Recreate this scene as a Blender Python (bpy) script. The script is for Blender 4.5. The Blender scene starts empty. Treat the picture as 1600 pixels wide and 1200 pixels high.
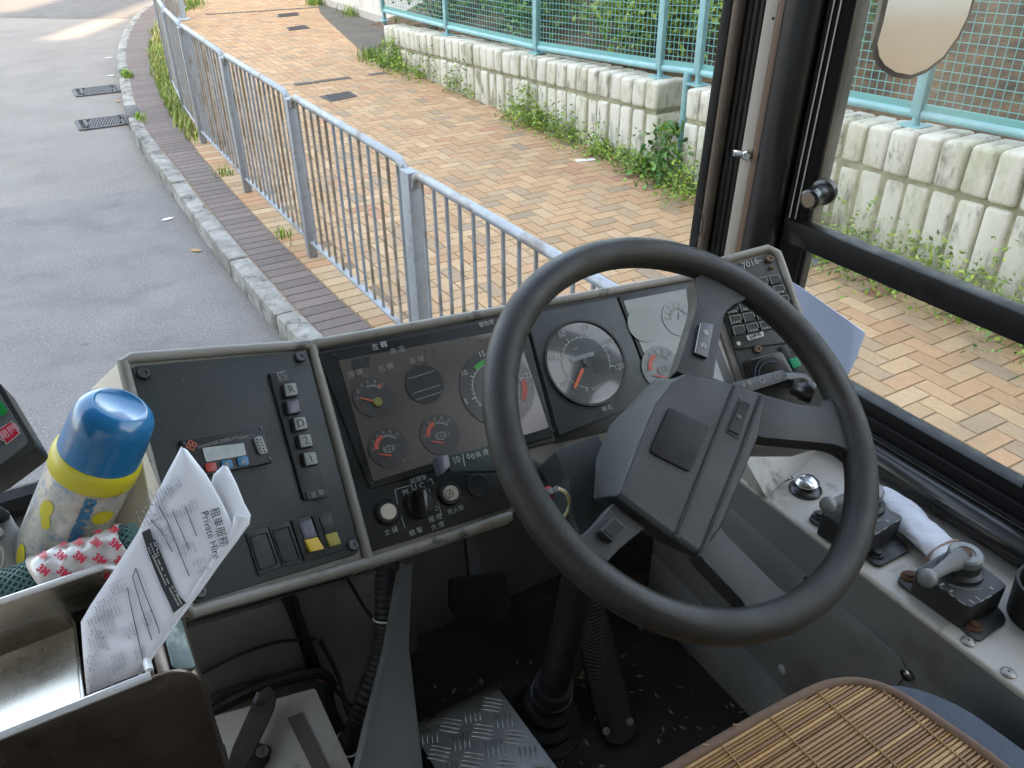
import bpy, bmesh, math, random
from mathutils import Vector as V, Matrix, noise as mnoise

rnd = random.Random(7)
C = bpy.context.scene.collection
PI = math.pi
R = math.radians

# ------------------------------------------------------------------ camera, sky, sun, exposure
F, PITCH, ROLL, YAW = 1300.0, R(31.66), R(0.69), R(29.7)
CAM = V((0, 0, 2.06))
cr, sr, cp, sp, cy, sy = math.cos(ROLL), math.sin(ROLL), math.cos(PITCH), math.sin(PITCH), math.cos(YAW), math.sin(YAW)
RM = (Matrix(((cy, sy, 0), (-sy, cy, 0), (0, 0, 1))) @ Matrix(((1, 0, 0), (0, -sp, cp), (0, -cp, -sp)))
      @ Matrix(((cr, -sr, 0), (sr, cr, 0), (0, 0, 1))))
cam_data = bpy.data.cameras.new("camera")
cam = bpy.data.objects.new("camera", cam_data)
C.objects.link(cam)
cam_data.sensor_fit = 'HORIZONTAL'
cam_data.sensor_width = 36.0
cam_data.lens = 36.0 * F / 1600.0
cam_data.clip_start = 0.02
cam_data.clip_end = 500.0
cam.matrix_world = Matrix.Translation(CAM) @ (RM @ Matrix(((1, 0, 0), (0, -1, 0), (0, 0, -1)))).to_4x4()
bpy.context.scene.camera = cam

SUN_EL, SUN_AZ = R(38), R(210)          # azimuth measured from +Y towards +X: sun behind and to the left
sun_dir = V((math.sin(SUN_AZ) * math.cos(SUN_EL), math.cos(SUN_AZ) * math.cos(SUN_EL), math.sin(SUN_EL)))
w = bpy.data.worlds.new("World")
bpy.context.scene.world = w
w.use_nodes = True
nt = w.node_tree
sky = nt.nodes.new("ShaderNodeTexSky")
sky.sky_type = 'NISHITA'
sky.sun_disc = False
sky.sun_elevation = SUN_EL
sky.sun_rotation = SUN_AZ
sky.air_density = 1.0
sky.dust_density = 5.0
sky.ozone_density = 0.4
bg = nt.nodes["Background"]
bg.inputs[1].default_value = 0.15
tint = nt.nodes.new("ShaderNodeMix")        # hazy warm afternoon air in front of the blue
tint.data_type = 'RGBA'
tint.blend_type = 'MULTIPLY'
tint.inputs[0].default_value = 1.0
tint.inputs[7].default_value = (1.0, 0.885, 0.735, 1.0)
nt.links.new(sky.outputs[0], tint.inputs[6])
nt.links.new(tint.outputs[2], bg.inputs[0])
sd = bpy.data.lights.new("sun", 'SUN')
sd.energy = 2.0
sd.angle = R(0.6)
sd.color = (1.0, 0.72, 0.44)
sun = bpy.data.objects.new("sun", sd)
C.objects.link(sun)
sun.rotation_euler = sun_dir.to_track_quat('Z', 'Y').to_euler()
vs = bpy.context.scene.view_settings
vs.view_transform = 'Standard'
vs.look = 'None'
vs.exposure = 3.75
vs.gamma = 1.0
vs.use_curve_mapping = False


# ------------------------------------------------------------------ where a sight line meets a plane of the scene
def ray(px, py):
    return RM @ V((px - 800.0, py - 600.0, F)) / F


def hit(px, py, P, n):
    P, n = V(P), V(n)
    d = ray(px, py)
    return CAM + d * ((P - CAM).dot(n) / d.dot(n))


def gz(px, py, z=0.0):
    return hit(px, py, (0, 0, z), (0, 0, 1))


def far(px, py, m):
    return CAM + ray(px, py) * m


class Fr:
    """a flat panel: origin, normal, in-plane axes ex (right) and ey (up)"""
    def __init__(s, O, n):
        s.O = V(O)
        s.n = V(n).normalized()
        ex = V((1, 0, 0)) - s.n * s.n.x
        s.ex = ex.normalized()
        s.ey = s.n.cross(s.ex)

    def at(s, px, py, h=0.0):
        return hit(px, py, s.O + s.n * h, s.n)

    def uv(s, P, u, v, h=0.0):
        return P + s.ex * u + s.ey * v + s.n * h

    def size(s, px, py, r):
        return (s.at(px + r, py) - s.at(px - r, py)).length / 2


# ------------------------------------------------------------------ materials
MATS = {}


def mat(name, col, rough=0.5, metal=0.0, var=0.12, vs=9.0, bump=0.0, bs=220.0, spec=0.5, wear=None, coat=0.0,
        attr=None, spk=None, stretch=None, rvar=0.12, sss=0.0, sheen=0.0):
    if name in MATS:
        return MATS[name]
    m = bpy.data.materials.new(name)
    m.use_nodes = True
    N, L = m.node_tree.nodes, m.node_tree.links
    b = N["Principled BSDF"]
    b.inputs["Roughness"].default_value = rough
    b.inputs["Metallic"].default_value = metal
    b.inputs["Specular IOR Level"].default_value = spec
    b.inputs["Coat Weight"].default_value = coat
    b.inputs["Coat Roughness"].default_value = 0.08
    if sheen:
        b.inputs["Sheen Weight"].default_value = sheen
    tc = N.new("ShaderNodeTexCoord")
    src = tc.outputs["Object"]
    if stretch:
        mp = N.new("ShaderNodeMapping")
        mp.inputs["Scale"].default_value = stretch
        L.new(src, mp.inputs[0])
        src = mp.outputs[0]

    def nz(scale, detail=4.0, rgh=0.6):
        n = N.new("ShaderNodeTexNoise")
        n.inputs["Scale"].default_value = scale
        n.inputs["Detail"].default_value = detail
        n.inputs["Roughness"].default_value = rgh
        L.new(src, n.inputs["Vector"])
        return n.outputs[0]

    def rng(sock, a, bb, c, d):
        r = N.new("ShaderNodeMapRange")
        for i, v in enumerate((a, bb, c, d)):
            r.inputs[i + 1].default_value = v
        L.new(sock, r.inputs[0])
        return r.outputs[0]

    def mixc(fac, a, bb, mode='MIX'):
        x = N.new("ShaderNodeMix")
        x.data_type = 'RGBA'
        x.blend_type = mode
        if hasattr(fac, "is_linked"):
            L.new(fac, x.inputs[0])
        else:
            x.inputs[0].default_value = fac
        for k, q in ((6, a), (7, bb)):
            if hasattr(q, "is_linked"):
                L.new(q, x.inputs[k])
            else:
                x.inputs[k].default_value = (*q, 1.0)
        return x.outputs[2]

    if attr:
        at = N.new("ShaderNodeAttribute")
        at.attribute_name = attr
        base = at.outputs["Color"]
    else:
        base = None
    f = rng(nz(vs), 0.25, 0.75, 1 - var, 1 + var)
    x = N.new("ShaderNodeVectorMath")
    x.operation = 'SCALE'
    if base is not None:
        L.new(base, x.inputs[0])
    else:
        x.inputs[0].default_value = col
    L.new(f, x.inputs["Scale"])
    out = x.outputs[0]
    if spk:                                   # fine speckle: (colour, scale, lo, hi)
        out = mixc(rng(nz(spk[1], 2.0, 0.5), spk[2], spk[3], 0, 1), out, spk[0])
    if wear:                                  # list of (colour, scale, lo, hi)
        for wc, ws, lo, hi in wear:
            out = mixc(rng(nz(ws, 8.0, 0.68), lo, hi, 0, 1), out, wc)
    L.new(out, b.inputs["Base Color"])
    if rvar:
        L.new(rng(nz(vs * 2.3), 0.3, 0.7, max(0.02, rough - rvar), min(1, rough + rvar)), b.inputs["Roughness"])
    if bump:
        bp = N.new("ShaderNodeBump")
        bp.inputs["Strength"].default_value = bump
        bp.inputs["Distance"].default_value = 0.002
        L.new(nz(bs, 3.0), bp.inputs["Height"])
        L.new(bp.outputs[0], b.inputs["Normal"])
    MATS[name] = m
    return m


def glass_mat(name, tint=(0.93, 0.95, 0.93), refl=1.0, dirt_haze=0.03, dcol=(0.6, 0.55, 0.45)):
    m = bpy.data.materials.new(name)
    m.use_nodes = True
    N, L = m.node_tree.nodes, m.node_tree.links
    N.remove(N["Principled BSDF"])
    out = N["Material Output"]
    t = N.new("ShaderNodeBsdfTransparent")
    t.inputs[0].default_value = (*tint, 1)
    g = N.new("ShaderNodeBsdfGlossy")
    g.inputs["Roughness"].default_value = 0.03
    fr = N.new("ShaderNodeFresnel")
    fr.inputs[0].default_value = 1.45
    mu = N.new("ShaderNodeMath")
    mu.operation = 'MULTIPLY'
    mu.inputs[1].default_value = refl
    L.new(fr.outputs[0], mu.inputs[0])
    mx = N.new("ShaderNodeMixShader")
    L.new(mu.outputs[0], mx.inputs[0])
    L.new(t.outputs[0], mx.inputs[1])
    L.new(g.outputs[0], mx.inputs[2])
    d = N.new("ShaderNodeBsdfDiffuse")
    d.inputs[0].default_value = (*dcol, 1)
    tc = N.new("ShaderNodeTexCoord")
    n = N.new("ShaderNodeTexNoise")
    n.inputs["Scale"].default_value = 6.0
    n.inputs["Detail"].default_value = 9.0
    L.new(tc.outputs["Object"], n.inputs["Vector"])
    r = N.new("ShaderNodeMapRange")
    r.inputs[1].default_value = 0.35
    r.inputs[2].default_value = 0.75
    r.inputs[3].default_value = 0.0
    r.inputs[4].default_value = dirt_haze
    L.new(n.outputs[0], r.inputs[0])
    m2 = N.new("ShaderNodeMixShader")
    L.new(r.outputs[0], m2.inputs[0])
    L.new(mx.outputs[0], m2.inputs[1])
    L.new(d.outputs[0], m2.inputs[2])
    L.new(m2.outputs[0], out.inputs[0])
    return m


# ------------------------------------------------------------------ mesh building
def wloc(o):
    p = V((0, 0, 0))
    while o is not None:
        p = p + o.location
        o = o.parent
    return p


def finish(name, me, m, parent, angle=38, loc=None):
    """link the mesh as one object; its vertices arrive in scene coordinates"""
    o = bpy.data.objects.new(name, me)
    C.objects.link(o)
    if parent is not None:
        o.parent = parent
        base = wloc(parent)
    else:
        if loc is None:
            xs = [v.co for v in me.vertices]
            n = max(1, len(xs))
            loc = V((sum(v.x for v in xs) / n, sum(v.y for v in xs) / n, min(v.z for v in xs))) if xs else V((0, 0, 0))
        o.location = loc
        base = V(loc)
    me.transform(Matrix.Translation(-base))
    if m is not None:
        me.materials.append(m)
    if angle is not None and len(me.polygons):
        me.polygons.foreach_set("use_smooth", [True] * len(me.polygons))
        me.set_sharp_from_angle(angle=R(angle))
    me.update()
    return o


def raw(name, verts, faces, m, parent=None, cols=None, angle=None, loc=None):
    me = bpy.data.meshes.new(name)
    me.from_pydata([tuple(v) for v in verts], [], faces)
    if cols is not None:
        a = me.color_attributes.new("col", 'FLOAT_COLOR', 'CORNER')
        buf = []
        for p, c in zip(me.polygons, cols):
            buf.extend((c[0], c[1], c[2], 1.0) * p.loop_total)
        a.data.foreach_set("color", buf)
    return finish(name, me, m, parent, angle, loc)


class MB:
    def __init__(s):
        s.bm = bmesh.new()

    def _add(s, t, bevel=0.0, segs=2, edges=None):
        bmesh.ops.recalc_face_normals(t, faces=t.faces)
        if bevel > 0:
            bmesh.ops.bevel(t, geom=edges if edges is not None else list(t.edges), offset=bevel, segments=segs,
                            profile=0.5, affect='EDGES', clamp_overlap=True)
        me = bpy.data.meshes.new("tmp")
        t.to_mesh(me)
        t.free()
        s.bm.from_mesh(me)
        bpy.data.meshes.remove(me)
        return s

    def prism(s, pts, off, bevel=0.0, segs=2, top_only=False):
        """closed solid: polygon pts extruded by the vector off"""
        t = bmesh.new()
        off = V(off)
        a = [t.verts.new(V(p)) for p in pts]
        b = [t.verts.new(V(p) + off) for p in pts]
        t.faces.new(a)
        t.faces.new(b[::-1])
        n = len(a)
        for i in range(n):
            t.faces.new((a[i], b[i], b[(i + 1) % n], a[(i + 1) % n]))
        ed = None
        if bevel and top_only:
            sa = set(a)
            ed = [e for e in t.edges if e.verts[0] in sa and e.verts[1] in sa]
        return s._add(t, bevel, segs, ed)

    def loft(s, rings, caps=True, bevel=0.0, closed=True):
        t = bmesh.new()
        vs_ = [[t.verts.new(V(p)) for p in r] for r in rings]
        n = len(rings[0])
        for a, b in zip(vs_, vs_[1:]):
            for i in range(n if closed else n - 1):
                t.faces.new((a[i], a[(i + 1) % n], b[(i + 1) % n], b[i]))
        if caps and closed:
            t.faces.new(vs_[0][::-1])
            t.faces.new(vs_[-1])
        return s._add(t, bevel)

    def box(s, c, sx, sy, sz, ax=None, bevel=0.0, segs=2):
        X, Y, Z = ax if ax else (V((1, 0, 0)), V((0, 1, 0)), V((0, 0, 1)))
        c = V(c)
        q = [c + X * (i * sx / 2) + Y * (j * sy / 2) - Z * (sz / 2) for i, j in ((-1, -1), (1, -1), (1, 1), (-1, 1))]
        return s.prism(q, Z * sz, bevel, segs)

    def bar(s, p0, p1, wd, th, up=(0, 0, 1), bevel=0.0, segs=2):
        p0, p1 = V(p0), V(p1)
        d = (p1 - p0)
        ln = d.length
        d.normalize()
        x = V(up).cross(d)
        if x.length < 1e-5:
            x = V((1, 0, 0)).cross(d)
        x.normalize()
        u = d.cross(x)
        return s.box((p0 + p1) / 2, wd, th, ln, (x, u, d), bevel, segs)

    def tube(s, pts, r, segs=10, caps=True, closed=False):
        pts = [V(p) for p in pts]
        n = len(pts)
        rs = r if isinstance(r, (list, tuple)) else [r] * n
        rings = []
        ref = None
        for i, p in enumerate(pts):
            if closed:
                d = pts[(i + 1) % n] - pts[i - 1]
            else:
                d = pts[min(i + 1, n - 1)] - pts[max(i - 1, 0)]
            d.normalize()
            if ref is None:
                ref = d.orthogonal().normalized()
            ref = (ref - d * ref.dot(d))
            ref.normalize()
            b = d.cross(ref)
            rings.append([p + (ref * math.cos(2 * PI * k / segs) + b * math.sin(2 * PI * k / segs)) * rs[i] for k in range(segs)])
        if closed:
            rings.append(rings[0])
            t = bmesh.new()
            vv = [[t.verts.new(q) for q in rg] for rg in rings[:-1]]
            vv.append(vv[0])
            for a, c in zip(vv, vv[1:]):
                for i in range(segs):
                    t.faces.new((a[i], a[(i + 1) % segs], c[(i + 1) % segs], c[i]))
            return s._add(t)
        return s.loft(rings, caps)

    def lathe(s, O, ax, prof, segs=24, ref=None):
        """prof: list of (radius, height along ax)"""
        O, ax = V(O), V(ax).normalized()
        x = (V(ref) if ref else ax.orthogonal())
        x = (x - ax * x.dot(ax)).normalized()
        y = ax.cross(x)
        t = bmesh.new()
        rings = []
        for r, h in prof:
            if r < 1e-6:
                rings.append([t.verts.new(O + ax * h)])
            else:
                rings.append([t.verts.new(O + ax * h + (x * math.cos(2 * PI * k / segs) + y * math.sin(2 * PI * k / segs)) * r) for k in range(segs)])
        for a, b in zip(rings, rings[1:]):
            for i in range(segs):
                j = (i + 1) % segs
                if len(a) == 1 and len(b) > 1:
                    t.faces.new((a[0], b[i], b[j]))
                elif len(b) == 1 and len(a) > 1:
                    t.faces.new((a[i], a[j], b[0]))
                elif len(a) > 1:
                    t.faces.new((a[i], a[j], b[j], b[i]))
        for rg, fl in ((rings[0], True), (rings[-1], False)):
            if len(rg) > 1:
                t.faces.new(rg[::-1] if fl else rg)
        return s._add(t)

    def ball(s, c, r, segs=16):
        n = segs // 2
        return s.lathe(V(c) - V((0, 0, r)), (0, 0, 1), [(r * math.sin(PI * i / n) if 0 < i < n else 0, r - r * math.cos(PI * i / n)) for i in range(n + 1)], segs)

    def text(s, st, fr, P, h, al='CENTER', rot=0.0, lift=0.0006, bold=0.0, ext=0.0):
        """flat lettering of height h at P, lying in the panel fr"""
        cu = bpy.data.curves.new("t", 'FONT')
        cu.body = st
        cu.size = h
        cu.align_x = al
        cu.align_y = 'CENTER'
        cu.resolution_u = 3
        cu.offset = bold
        cu.extrude = ext
        ob = bpy.data.objects.new("t", cu)
        C.objects.link(ob)
        bpy.context.view_layer.update()
        me = bpy.data.meshes.new_from_object(ob.evaluated_get(bpy.context.evaluated_depsgraph_get()))
        bpy.data.objects.remove(ob)
        bpy.data.curves.remove(cu)
        c, s_ = math.cos(rot), math.sin(rot)
        ex = fr.ex * c + fr.ey * s_
        ey = fr.ey * c - fr.ex * s_
        P = V(P) + fr.n * lift
        M = Matrix(((ex.x, ey.x, fr.n.x, P.x), (ex.y, ey.y, fr.n.y, P.y), (ex.z, ey.z, fr.n.z, P.z), (0, 0, 0, 1)))
        me.transform(M)
        s.bm.from_mesh(me)
        bpy.data.meshes.remove(me)
        return s

    def build(s, name, m, parent=None, angle=38, loc=None):
        me = bpy.data.meshes.new(name)
        s.bm.to_mesh(me)
        s.bm.free()
        return finish(name, me, m, parent, angle, loc)


def rpoly(pts, r=0.01, n=4):
    """round the corners of a flat polygon; r is one radius or one per corner"""
    pts = [V(p) for p in pts]
    out = []
    k = len(pts)
    for i, p in enumerate(pts):
        ri = r[i] if isinstance(r, (list, tuple)) else r
        if ri <= 0:
            out.append(p)
            continue
        a, b = pts[i - 1] - p, pts[(i + 1) % k] - p
        d = min(ri, a.length * 0.45, b.length * 0.45)
        A, B = p + a.normalized() * d, p + b.normalized() * d
        for j in range(n + 1):
            t = j / n
            out.append(A * (1 - t) ** 2 + p * (2 * t * (1 - t)) + B * t * t)
    return out


def thing(name, label, cat, loc=(0, 0, 0), group=None):
    o = bpy.data.objects.new(name, None)
    C.objects.link(o)
    o.location = loc
    o.empty_display_size = 0.05
    o["label"] = label
    o["category"] = cat
    if group:
        o["group"] = group
    return o


def tag(o, label=None, cat=None, group=None, kind=None):
    if label:
        o["label"] = label
    if cat:
        o["category"] = cat
    if group:
        o["group"] = group
    if kind:
        o["kind"] = kind
    return o


def struct(o):
    o["kind"] = "structure"
    return o


def lerp(a, b, t):
    return a + (b - a) * t


def interp(tab, y):
    if y <= tab[0][0]:
        return tab[0][1]
    for (y0, x0), (y1, x1) in zip(tab, tab[1:]):
        if y <= y1:
            return lerp(x0, x1, (y - y0) / (y1 - y0))
    return tab[-1][1]


def spline(pts, n=8):
    pts = [V(p) for p in pts]
    out = []
    for i in range(len(pts) - 1):
        p0, p1, p2, p3 = pts[max(i - 1, 0)], pts[i], pts[i + 1], pts[min(i + 2, len(pts) - 1)]
        for k in range(n):
            t = k / n
            out.append(0.5 * ((2 * p1) + (p2 - p0) * t + (2 * p0 - 5 * p1 + 4 * p2 - p3) * t * t + (3 * p1 - p0 - 3 * p2 + p3) * t ** 3))
    out.append(pts[-1])
    return out

# ================================================================== OUTSIDE: street, pavement, wall, fence, planting
M_ASPH = mat("asphalt_old", (0.148, 0.139, 0.127), 0.85, var=0.2, vs=0.8, bump=0.9, bs=160, spk=((0.27, 0.26, 0.25), 85, 0.52, 0.68),
             wear=[((0.10, 0.096, 0.092), 1.8, 0.55, 0.8), ((0.19, 0.18, 0.16), 0.9, 0.5, 0.75)])
M_ASPH2 = mat("asphalt_patch", (0.124, 0.119, 0.116), 0.8, var=0.16, vs=1.2, bump=1.0, bs=170, spk=((0.24, 0.245, 0.25), 95, 0.54, 0.70),
              wear=[((0.080, 0.077, 0.074), 1.6, 0.52, 0.75), ((0.05, 0.048, 0.045), 3.1, 0.66, 0.72), ((0.17, 0.165, 0.155), 0.7, 0.5, 0.8)])
M_ASPH3 = mat("asphalt_far", (0.085, 0.085, 0.085), 0.85, var=0.1, vs=1.5)
M_SOIL = mat("earth", (0.085, 0.055, 0.032), 0.95, var=0.4, vs=5, bump=1.0, bs=40, wear=[((0.17, 0.105, 0.045), 9, 0.42, 0.68), ((0.05, 0.06, 0.02), 2.0, 0.5, 0.7), ((0.02, 0.018, 0.012), 3.5, 0.5, 0.7)])  # brown earth; its orange patches also stand for reflections in the side window
M_BRICK = mat("brick_paving", (0.3, 0.2, 0.1), 0.85, var=0.10, vs=35, bump=0.6, bs=300, attr="col", rvar=0.05,
              spk=((0.13, 0.095, 0.06), 120, 0.60, 0.80), wear=[((0.17, 0.14, 0.10), 1.3, 0.54, 0.95), ((0.12, 0.10, 0.075), 0.45, 0.56, 0.9), ((0.10, 0.085, 0.065), 16, 0.66, 0.74)])
M_MORTAR = mat("joint_sand", (0.155, 0.122, 0.082), 0.95, var=0.3, vs=14)
M_PAVER = mat("dark_paver", (0.1, 0.08, 0.07), 0.85, var=0.12, vs=25, attr="col", bump=0.5, bs=260, rvar=0.05)
M_KERB = mat("kerb_paint", (0.25, 0.25, 0.237), 0.85, var=0.2, vs=6, bump=0.8, bs=60,
             wear=[((0.15, 0.15, 0.135), 5.0, 0.45, 0.60), ((0.075, 0.075, 0.062), 9.0, 0.52, 0.64), ((0.05, 0.05, 0.045), 2.3, 0.57, 0.66)])
M_CONC = mat("concrete_apron", (0.085, 0.08, 0.072), 0.9, var=0.2, vs=2.2, bump=0.5, bs=80, wear=[((0.13, 0.12, 0.105), 3, 0.5, 0.75)])
M_GALV = mat("galvanised_steel", (0.27, 0.295, 0.325), 0.5, metal=0.3, var=0.14, vs=9, wear=[((0.20, 0.155, 0.105), 3.0, 0.54, 0.68), ((0.16, 0.165, 0.17), 6, 0.55, 0.7)])
M_GALV2 = mat("galvanised_worn", (0.20, 0.165, 0.125), 0.6, metal=0.2, var=0.2, vs=9, wear=[((0.36, 0.34, 0.31), 7, 0.45, 0.62)])
M_IRON = mat("cast_iron", (0.075, 0.075, 0.08), 0.7, metal=0.3, var=0.2, vs=20, wear=[((0.12, 0.10, 0.085), 12, 0.5, 0.7)])
M_HOLE = mat("drain_dark", (0.012, 0.012, 0.012), 0.9)
M_BLOCK = mat("white_block", (0.55, 0.55, 0.49), 0.9, var=0.16, vs=4, bump=1.2, bs=45, stretch=(1, 1, 0.42),
              wear=[((0.30, 0.31, 0.21), 4.0, 0.47, 0.70), ((0.13, 0.135, 0.10), 7.0, 0.53, 0.70), ((0.045, 0.045, 0.038), 13.0, 0.58, 0.72)])
M_BLOCKCORE = mat("block_joint", (0.25, 0.25, 0.17), 0.95, var=0.4, vs=12)
M_TEAL = mat("teal_paint", (0.215, 0.40, 0.44), 0.45, var=0.08, vs=5, wear=[((0.25, 0.50, 0.53), 5, 0.5, 0.75), ((0.10, 0.17, 0.17), 22, 0.68, 0.78)])
M_TEALW = mat("teal_wire", (0.13, 0.33, 0.33), 0.5, var=0.08)
M_WHITEWALL = mat("white_render", (0.56, 0.55, 0.52), 0.9, var=0.08, vs=1.5, wear=[((0.42, 0.41, 0.37), 2.5, 0.5, 0.8)])
M_LEAF = mat("leaf", (0.06, 0.1, 0.02), 0.55, var=0.15, vs=4, attr="col")
M_STEM = mat("stem", (0.075, 0.06, 0.03), 0.8)
M_POLE = mat("pole_paint", (0.34, 0.42, 0.50), 0.5, var=0.06)
M_PAPER0 = mat("litter_paper", (0.62, 0.66, 0.70), 0.8, var=0.05)
M_DRY = mat("dry_leaf", (0.32, 0.20, 0.09), 0.8, var=0.3, vs=40)

# --- ground sheets
raw("ground", [(-90, -90, -0.20), (90, -90, -0.20), (90, 120, -0.20), (-90, 120, -0.20)], [(0, 1, 2, 3)], M_ASPH3)["kind"] = "structure"

KERB = [(-8, 2.6), (-2, 2.1), (0.0, 1.75), (1.2, 1.42), (2.5, 1.10), (3.3, 0.97), (4.2, 0.90), (5.6, 0.865), (7.07, 0.865), (8.46, 0.86), (9.5, 0.92), (10.96, 1.07),
        (13.06, 1.33), (14.65, 1.62), (16.2, 1.98), (17.3, 2.30), (20, 3.3), (24, 5.2), (30, 9.0), (40, 17)]
_k = spline([(x, y, 0) for y, x in KERB], 10)
KT = [(p.y, p.x) for p in _k]


def kx(y):
    return interp(KT, y)


ys = [-8 + 0.5 * i for i in range(97)]
rv, rf = [], []
for y in ys:
    rv += [(-40, y, -0.13), (kx(y) + 0.05, y, -0.13)]
for i in range(len(ys) - 1):
    a = 2 * i
    rf.append((a, a + 1, a + 3, a + 2))
struct(raw("road", rv, rf, M_ASPH))
rv, rf = [], []
k = 0
ys2 = [-8 + 0.25 * i for i in range(61)]
seam = [(-40, 7.6), (-8, 7.5), (-0.35, 7.39), (0.1, 7.34), (0.58, 7.30), (0.95, 7.36)]
xs = [-40, -12, -6, -3, -1.5, -0.7, -0.2, 0.15, 0.5, 0.7, 0.9]
for x in xs:
    yy = interp(seam, x) + rnd.uniform(-0.015, 0.015)
    rv += [(x, -8, -0.126), (x, yy, -0.126)]
for i in range(len(xs) - 1):
    a = 2 * i
    rf.append((a, a + 2, a + 3, a + 1))
struct(raw("road_patch", rv, rf, M_ASPH2))
rv = [(-40, 20.5, -0.126), (0.12, 18.95, -0.126), (1.32, 18.0, -0.126), (2.6, 17.15, -0.126), (5.2, 22, -0.126), (16, 38, -0.126), (-40, 38, -0.126)]
struct(raw("road_resurfaced", rv, [tuple(range(7))], M_ASPH3))

# --- kerb stones
mk = MB()
yy = -3.0
dark_stones = {11: 1}
while yy < 26:
    y1 = yy + 0.90
    sub = 3
    for q in range(1):
        ya, yb = yy + 0.006, y1 - 0.006
        xa, xb = kx(ya), kx(yb)
        d = V((xb - xa, yb - ya, 0)).normalized()
        nrm = V((d.y, -d.x, 0))
        pts = [V((xa, ya, -0.19)), V((xb, yb, -0.19)), V((xb, yb, -0.19)) + nrm * 0.125, V((xa, ya, -0.19)) + nrm * 0.125]
        mk.prism(pts, (0, 0, 0.19 + rnd.uniform(-0.004, 0.004)), 0.016, 2)
    yy = y1
kb = mk.build("kerb", M_KERB)
struct(kb)
# the asphalt of the road runs under the kerb; one kerb stone over the gully is bare dark concrete
ks = MB()
for ya, yb in ((9.30, 9.80),):
    xa, xb = kx(ya) - 0.004, kx(yb) - 0.004
    ks.prism([V((xa, ya, -0.19)), V((xb, yb, -0.19)), V((xb + 0.135, yb, -0.19)), V((xa + 0.135, ya, -0.19))], (0, 0, 0.196), 0.014)
struct(ks.build("kerb_stone", mat("bare_kerb", (0.07, 0.068, 0.07), 0.8, var=0.15, bump=0.5, bs=60)))

# --- pavement: mortar bed, dark header strip, yellow header row, herringbone field
STRIP_IN = [(-8, 3.05), (-2, 2.5), (0, 2.12), (1.2, 1.80), (2.5, 1.46), (3.3, 1.34), (4.2, 1.27), (5.3, 1.235), (6.3, 1.225), (7.6, 1.235), (8.8, 1.30), (10.8, 1.48), (12.5, 1.68), (14.0, 1.95), (15.5, 2.28), (17.3, 2.75), (20, 3.75), (24, 5.6), (30, 9.4)]


def sx(y):
    return interp(STRIP_IN, y)


WALLX = 4.2
bv, bf = [], []
ys = [-8 + 0.4 * i for i in range(88)]
for y in ys:
    bv += [(kx(y) + 0.1, y, -0.005), (max(9.0, kx(y) + 6), y, -0.005)]
for i in range(len(ys) - 1):
    a = 2 * i
    bf.append((a, a + 1, a + 3, a + 2))
struct(raw("pavement_bed", bv, bf, M_MORTAR))
struct(raw("pavement_behind", [(1.25, -30, 0.0), (4.3, -30, 0.0), (4.3, -7.95, 0.0), (1.25, -7.95, 0.0)], [(0, 1, 2, 3)], mat("pavement_plain", (0.30, 0.21, 0.125), 0.85, var=0.15, vs=5)))

PV, PF, PC = [], [], []


def brick(V_, F_, C_, pts, z, col, g=0.0018, ch=0.003):
    """one paving brick: top face with a narrow chamfer down to the joint"""
    cx = sum(p[0] for p in pts) / 4
    cy_ = sum(p[1] for p in pts) / 4
    i0 = len(V_)
    for sh, zz in ((g, z - 0.006), (g + ch, z)):
        for p in pts:
            dx, dy = p[0] - cx, p[1] - cy_
            lx, ly = abs(dx), abs(dy)
            V_.append((cx + dx * (1 - sh / max(lx, 1e-4)), cy_ + dy * (1 - sh / max(ly, 1e-4)), zz))
    F_.append((i0 + 4, i0 + 5, i0 + 6, i0 + 7))
    C_.append(col)
    for k_ in range(4):
        j = (k_ + 1) % 4
        F_.append((i0 + k_, i0 + j, i0 + 4 + j, i0 + 4 + k_))
        C_.append(tuple(c * 0.9 for c in col))


PAL = [((0.360, 0.245, 0.135), 26), ((0.330, 0.210, 0.108), 22), ((0.300, 0.180, 0.090), 14), ((0.335, 0.190, 0.098), 14), ((0.275, 0.200, 0.120), 12),
       ((0.215, 0.165, 0.108), 8), ((0.160, 0.140, 0.110), 5), ((0.285, 0.135, 0.080), 3.5), ((0.27, 0.105, 0.07), 1.2), ((0.40, 0.285, 0.17), 12)]
PALC = [c for c, w_ in PAL]
PALW = [w_ for c, w_ in PAL]


def bcol():
    c = rnd.choices(PALC, PALW)[0]
    f_ = rnd.uniform(0.92, 1.08) * 1.04
    return tuple((v * 0.58 + m_ * 0.42) * f_ for v, m_ in zip(c, (0.352, 0.255, 0.152)))


U = 0.1016
for i in range(10, 90):
    for j in range(-78, 225):
        d = (i - j) % 4
        x, y = i * U, j * U
        if d == 0:
            q = [(x, y), (x + 2 * U, y), (x + 2 * U, y + U), (x, y + U)]
        elif d == 3:
            q = [(x, y), (x + U, y), (x + U, y + 2 * U), (x, y + 2 * U)]
        else:
            continue
        mx, my = (q[0][0] + q[2][0]) / 2, (q[0][1] + q[2][1]) / 2
        if mx < (sx(my) + 0.21 if my > -1 else 1.3) or mx > (WALLX + 0.02 if my < 10.4 else 5.6):
            continue
        brick(PV, PF, PC, q, rnd.uniform(-0.0008, 0.0008), bcol())
struct(raw("pavement", PV, PF, M_BRICK, None, PC))

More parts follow.
